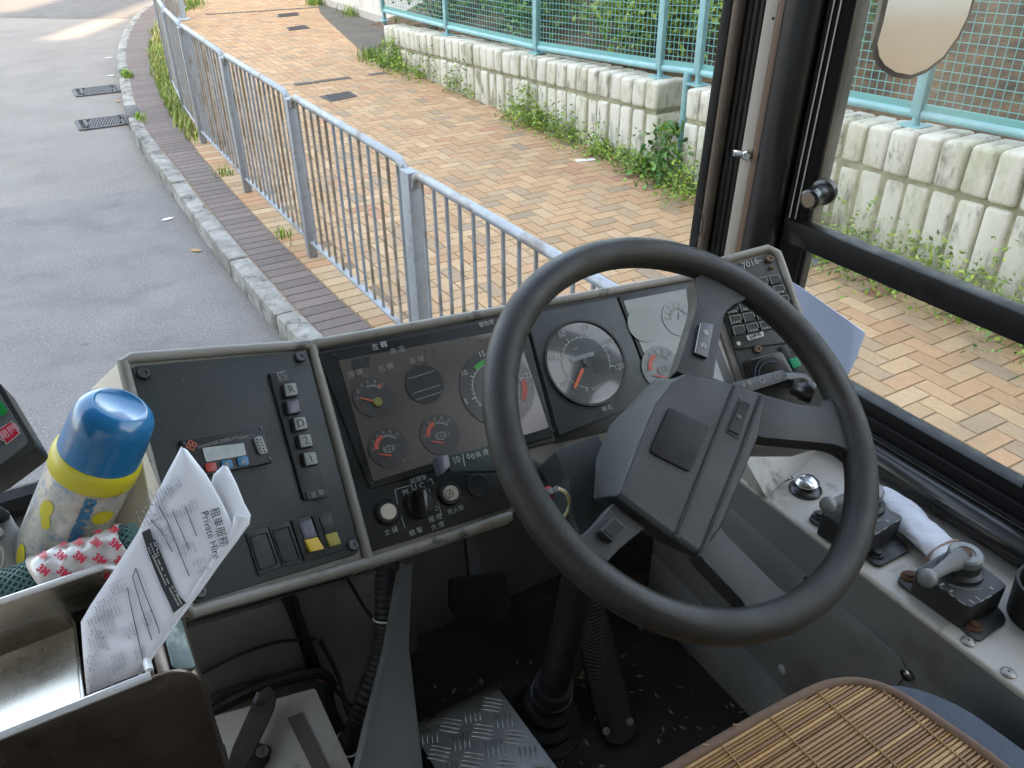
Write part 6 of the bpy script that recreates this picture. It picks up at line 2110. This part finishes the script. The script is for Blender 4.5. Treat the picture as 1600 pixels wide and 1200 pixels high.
for q0, q1 in (((242, 868), (262, 912)), ((268, 918), (282, 944))):
    p0, p1 = onpx(*q0) + PFn.n * 0.0012, onpx(*q1) + PFn.n * 0.0012
    d_ = (p1 - p0).normalized()
    s__ = PFn.n.cross(d_)
    for r_ in (-1, 1):
        for k_ in range(16):
            if rr.random() < 0.8:
                tx.box(lerp(p0, p1, k_ / 15) + s__ * r_ * 0.0012, 0.0014, 0.0010, 0.0003, (d_, s__, PFn.n))
tx.build("white_print_line", M_INK, t)

# ---------------- flask
M_CAPB = mat("blue_cap", (0.018, 0.155, 0.345), 0.24, var=0.03, coat=0.5, rvar=0.02)
M_YELC = mat("yellow_collar", (0.58, 0.50, 0.02), 0.38, var=0.04, coat=0.3)
M_FLASK = mat("patterned_flask", (0.50, 0.48, 0.42), 0.28, metal=0.35, var=0.05, vs=12, coat=0.4, wear=[((0.27, 0.33, 0.42), 55, 0.55, 0.60), ((0.30, 0.33, 0.36), 85, 0.57, 0.62)])
bt, bb_ = far(184, 640, 0.765), far(78, 885, 0.84)
bax = (bt - bb_).normalized()
BL = 0.0
top = far(187, 634, 0.76)
t = thing("vacuum_flask", "flask with glossy blue cap, yellow collar and pale patterned body", "bottle", bb_)
FO = top
prof = [(0.0, 0.0), (0.0207, -0.0005), (0.0230, 0.0015), (0.0254, 0.001), (0.0324, -0.005), (0.0355, -0.013), (0.0365, -0.025), (0.0372, -0.054), (0.0373, -0.056), (0.0357, -0.058)]
MB().lathe(FO, bax, [(r, h) for r, h in prof][::-1], 48).build("cap", M_CAPB, t, 50)
MB().lathe(FO, bax, [(0.0, -0.078), (0.0390, -0.078), (0.0402, -0.075), (0.0402, -0.064), (0.0395, -0.059), (0.0367, -0.055), (0.0, -0.055)], 48).build("collar", M_YELC, t, 50)
MB().lathe(FO, bax, [(0.0, -0.232), (0.0348, -0.232), (0.0376, -0.228), (0.0384, -0.22), (0.0384, -0.082), (0.0376, -0.077), (0.0, -0.077)], 48).build("body", M_FLASK, t, 50)
# print on the body: wrapped lettering and motifs
xr2 = ((CAM - FO) - bax * (CAM - FO).dot(bax)).normalized()
yr2 = bax.cross(xr2)


def onb(a_, h, lift=0.0006):
    return FO + bax * h + (xr2 * math.cos(a_) + yr2 * math.sin(a_)) * (0.0384 + lift)


class BF:
    pass


def wrap(mb, st, a_, h0, step, size):
    for i, ch in enumerate(st):
        f_ = BF()
        P = onb(a_, h0 - step * i)
        f_.n = (xr2 * math.cos(a_) + yr2 * math.sin(a_))
        f_.ex = -bax
        f_.ey = f_.n.cross(f_.ex)
        mb.text(ch, f_, P, size, bold=0.0009)
    return mb


wrap(MB(), "DORAEM", 0.24, -0.086, 0.0088, 0.0128).build("lettering", mat("blue_print", (0.03, 0.16, 0.30), 0.4), t)


def blob(mb, a0, h0, wa, wh, n=16, seed=0):
    r3 = random.Random(seed)
    t_ = bmesh.new()
    c_ = t_.verts.new(onb(a0, h0))
    vs3 = []
    for k_ in range(n):
        an = 2 * PI * k_ / n
        s_ = 1 + 0.18 * math.sin(an * 2 + seed) + r3.uniform(-0.05, 0.05)
        vs3.append(t_.verts.new(onb(a0 + math.cos(an) * wa * s_, h0 + math.sin(an) * wh * s_)))
    for k_ in range(n):
        t_.faces.new((c_, vs3[k_], vs3[(k_ + 1) % n]))
    mb._add(t_)
    return mb


MB2 = MB()
blob(MB2, -0.62, -0.112, 0.16, 0.012, seed=1)
blob(MB2, -0.50, -0.125, 0.15, 0.007, seed=4)
blob(MB2, 0.72, -0.105, 0.24, 0.010, seed=2)
blob(MB2, -0.80, -0.178, 0.16, 0.012, seed=3)
MB2.build("yellow_motif", M_YELC, t)
MB3 = MB()
blob(MB3, -0.55, -0.212, 0.34, 0.011, seed=5)
MB3.build("teal_motif", mat("teal_print", (0.02, 0.20, 0.28), 0.4), t)

# ---------------- green mat roll with 3M liner
M_GMAT = mat("green_mesh_mat", (0.045, 0.095, 0.085), 0.7, var=0.12, vs=20)
M_LINER = mat("white_liner", (0.56, 0.52, 0.49), 0.22, var=0.04, coat=0.6)
M_R3 = mat("red_print", (0.55, 0.02, 0.055), 0.5)
ra, rb = far(-60, 956, 0.735), far(220, 854, 0.768)
rax = (rb - ra).normalized()
RL = (rb - ra).length
t = thing("mat_roll", "rolled green mesh mat in a white wrapper with red lettering", "mat roll", ra)
MB().tube([ra, rb], 0.0222, 32).build("roll", M_GMAT, t, 50)
xr3 = ((CAM - rb) - rax * (CAM - rb).dot(rax)).normalized()
yr3 = rax.cross(xr3)
me_ = MB()
NA = 22
for k_ in range(NA):
    for sgn in (1, -1):
        pts = []
        for i in range(40):
            u = i / 39
            a_ = 2 * PI * k_ / NA + sgn * u * 6.0
            pts.append(ra + rax * (u * RL) + (xr3 * math.cos(a_) + yr3 * math.sin(a_)) * 0.0226)
        me_.tube(pts, 0.0011, 4)
me_.build("mesh", mat("green_mesh_strand", (0.065, 0.14, 0.125), 0.6), t)
u0, u1 = 0.47, 0.965
lv_, lf_ = [], []
n1, n2 = 18, 40
for i in range(n1 + 1):
    for k_ in range(n2):
        a_ = 2 * PI * k_ / n2
        rr_ = 0.0256 + 0.0007 * math.sin(a_ * 4 + i * 0.4) + 0.0008 * math.sin(i * 1.3 + a_ * 2)
        sh_ = 0.009 * math.sin(a_) if i in (0, n1) else 0
        lv_.append(ra + rax * (RL * lerp(u0, u1, i / n1) + sh_) + (xr3 * math.cos(a_) + yr3 * math.sin(a_)) * rr_)
for i in range(n1):
    for k_ in range(n2):
        a0, a1 = i * n2 + k_, i * n2 + (k_ + 1) % n2
        lf_.append((a0, a1, a1 + n2, a0 + n2))
o = raw("wrapper", lv_, lf_, M_LINER, t, None, 60)
md = o.modifiers.new("thickness", 'SOLIDIFY')
md.thickness = 0.0008
tx = MB()
for i in range(5):
    for k_ in range(6):
        a_ = -1.6 + k_ * 0.62 + (i % 2) * 0.31
        f_ = BF()
        f_.n = xr3 * math.cos(a_) + yr3 * math.sin(a_)
        f_.ex = ((rax) * 0.55 + (xr3 * -math.sin(a_) + yr3 * math.cos(a_)) * 0.83).normalized()
        f_.ex = (f_.ex - f_.n * f_.ex.dot(f_.n)).normalized()
        f_.ey = f_.n.cross(f_.ex)
        tx.text("3M", f_, ra + rax * (RL * lerp(u0 + 0.05, u1 - 0.05, i / 4)) + f_.n * 0.0268, 0.0092, bold=0.0004)
tx.build("lettering", M_R3, t)

# ---------------- card reader, grey with green and red keys
FC_ = Fr(far(10, 660, 0.66), (-0.10, -0.62, 0.78))
cw = lambda px, py, h=0.0: FC_.at(px, py, h)
t = thing("card_reader", "tilted grey control unit with green and red keys at the left edge", "control unit", cw(0, 680, -0.04))
ol = [(-70, 560), (0, 598), (59, 697), (-6, 745), (-70, 780)]
MB().prism(rpoly([cw(*q) for q in ol], [0, 0.002, 0.006, 0, 0]), FC_.n * -0.035, 0.003, 2).build("casing", M_DASHB, t)
MB().prism(rpoly([cw(*q, 0.001) for q in ((-70, 572), (-2, 612), (46, 692), (-8, 732), (-70, 765))], [0, 0.002, 0.006, 0, 0]), FC_.n * -0.002, 0.0005).build("face", mat("reader_grey", (0.085, 0.09, 0.09), 0.5, var=0.05), t)
kg = MB().prism(rpoly([cw(*q, 0.0022) for q in ((-30, 636), (-2, 622), (13, 643), (-18, 662))], 0.003), FC_.n * -0.002, 0.0004).build("green_key", mat("reader_green", (0.005, 0.22, 0.04), 0.4), t)
kr = MB().prism(rpoly([cw(*q, 0.0022) for q in ((-3, 672), (18, 658), (31, 677), (10, 694))], 0.003), FC_.n * -0.002, 0.0004).build("red_key", mat("reader_red", (0.46, 0.012, 0.035), 0.4), t)
f_ = BF()
f_.n = FC_.n
f_.ex = (cw(18, 658) - cw(-3, 672)).normalized()
f_.ey = f_.n.cross(f_.ex)
MB().text("開關", f_, cw(14, 676, 0.0022), 0.0082, bold=0.0001).build("lettering", mat("pink_print", (0.55, 0.25, 0.27), 0.5), kr)
MB().tube([cw(*q, 0.0023) for q in ((-3, 672), (18, 658), (31, 677), (10, 694))], 0.0004, 5, closed=True).build("key_edge", M_INK, kr)

# grey metal bracket below the reader
t = thing("door_lever_bracket", "grey metal bracket with black clips at the left edge below the reader", "bracket", far(10, 850, 0.72))
FG = Fr(far(10, 850, 0.80), (0.2, -0.6, 0.77))
MB().prism([FG.at(*q) for q in ((-60, 800), (12, 795), (44, 850), (40, 900), (-60, 930))], FG.n * -0.05, 0.003).build("plate", M_ALU, t)
MB().prism([FG.at(*q, 0.012) for q in ((-60, 788), (2, 790), (18, 803), (4, 812), (-60, 815))], FG.n * -0.03, 0.002).build("clip", M_DASHB, t)
MB().prism([FG.at(*q, 0.01) for q in ((-60, 822), (0, 822), (9, 833), (-2, 842), (-60, 845))], FG.n * -0.02, 0.002).build("clip", M_ALU, t)
MB().tube(spline([FG.at(-30, 852, 0.008), FG.at(0, 856, 0.01), FG.at(6, 872, 0.01), FG.at(0, 888, 0.008), FG.at(-30, 895, 0.008)], 6), 0.0012, 6).build("wire_loop", mat("cream_wire", (0.45, 0.42, 0.34), 0.5), t)
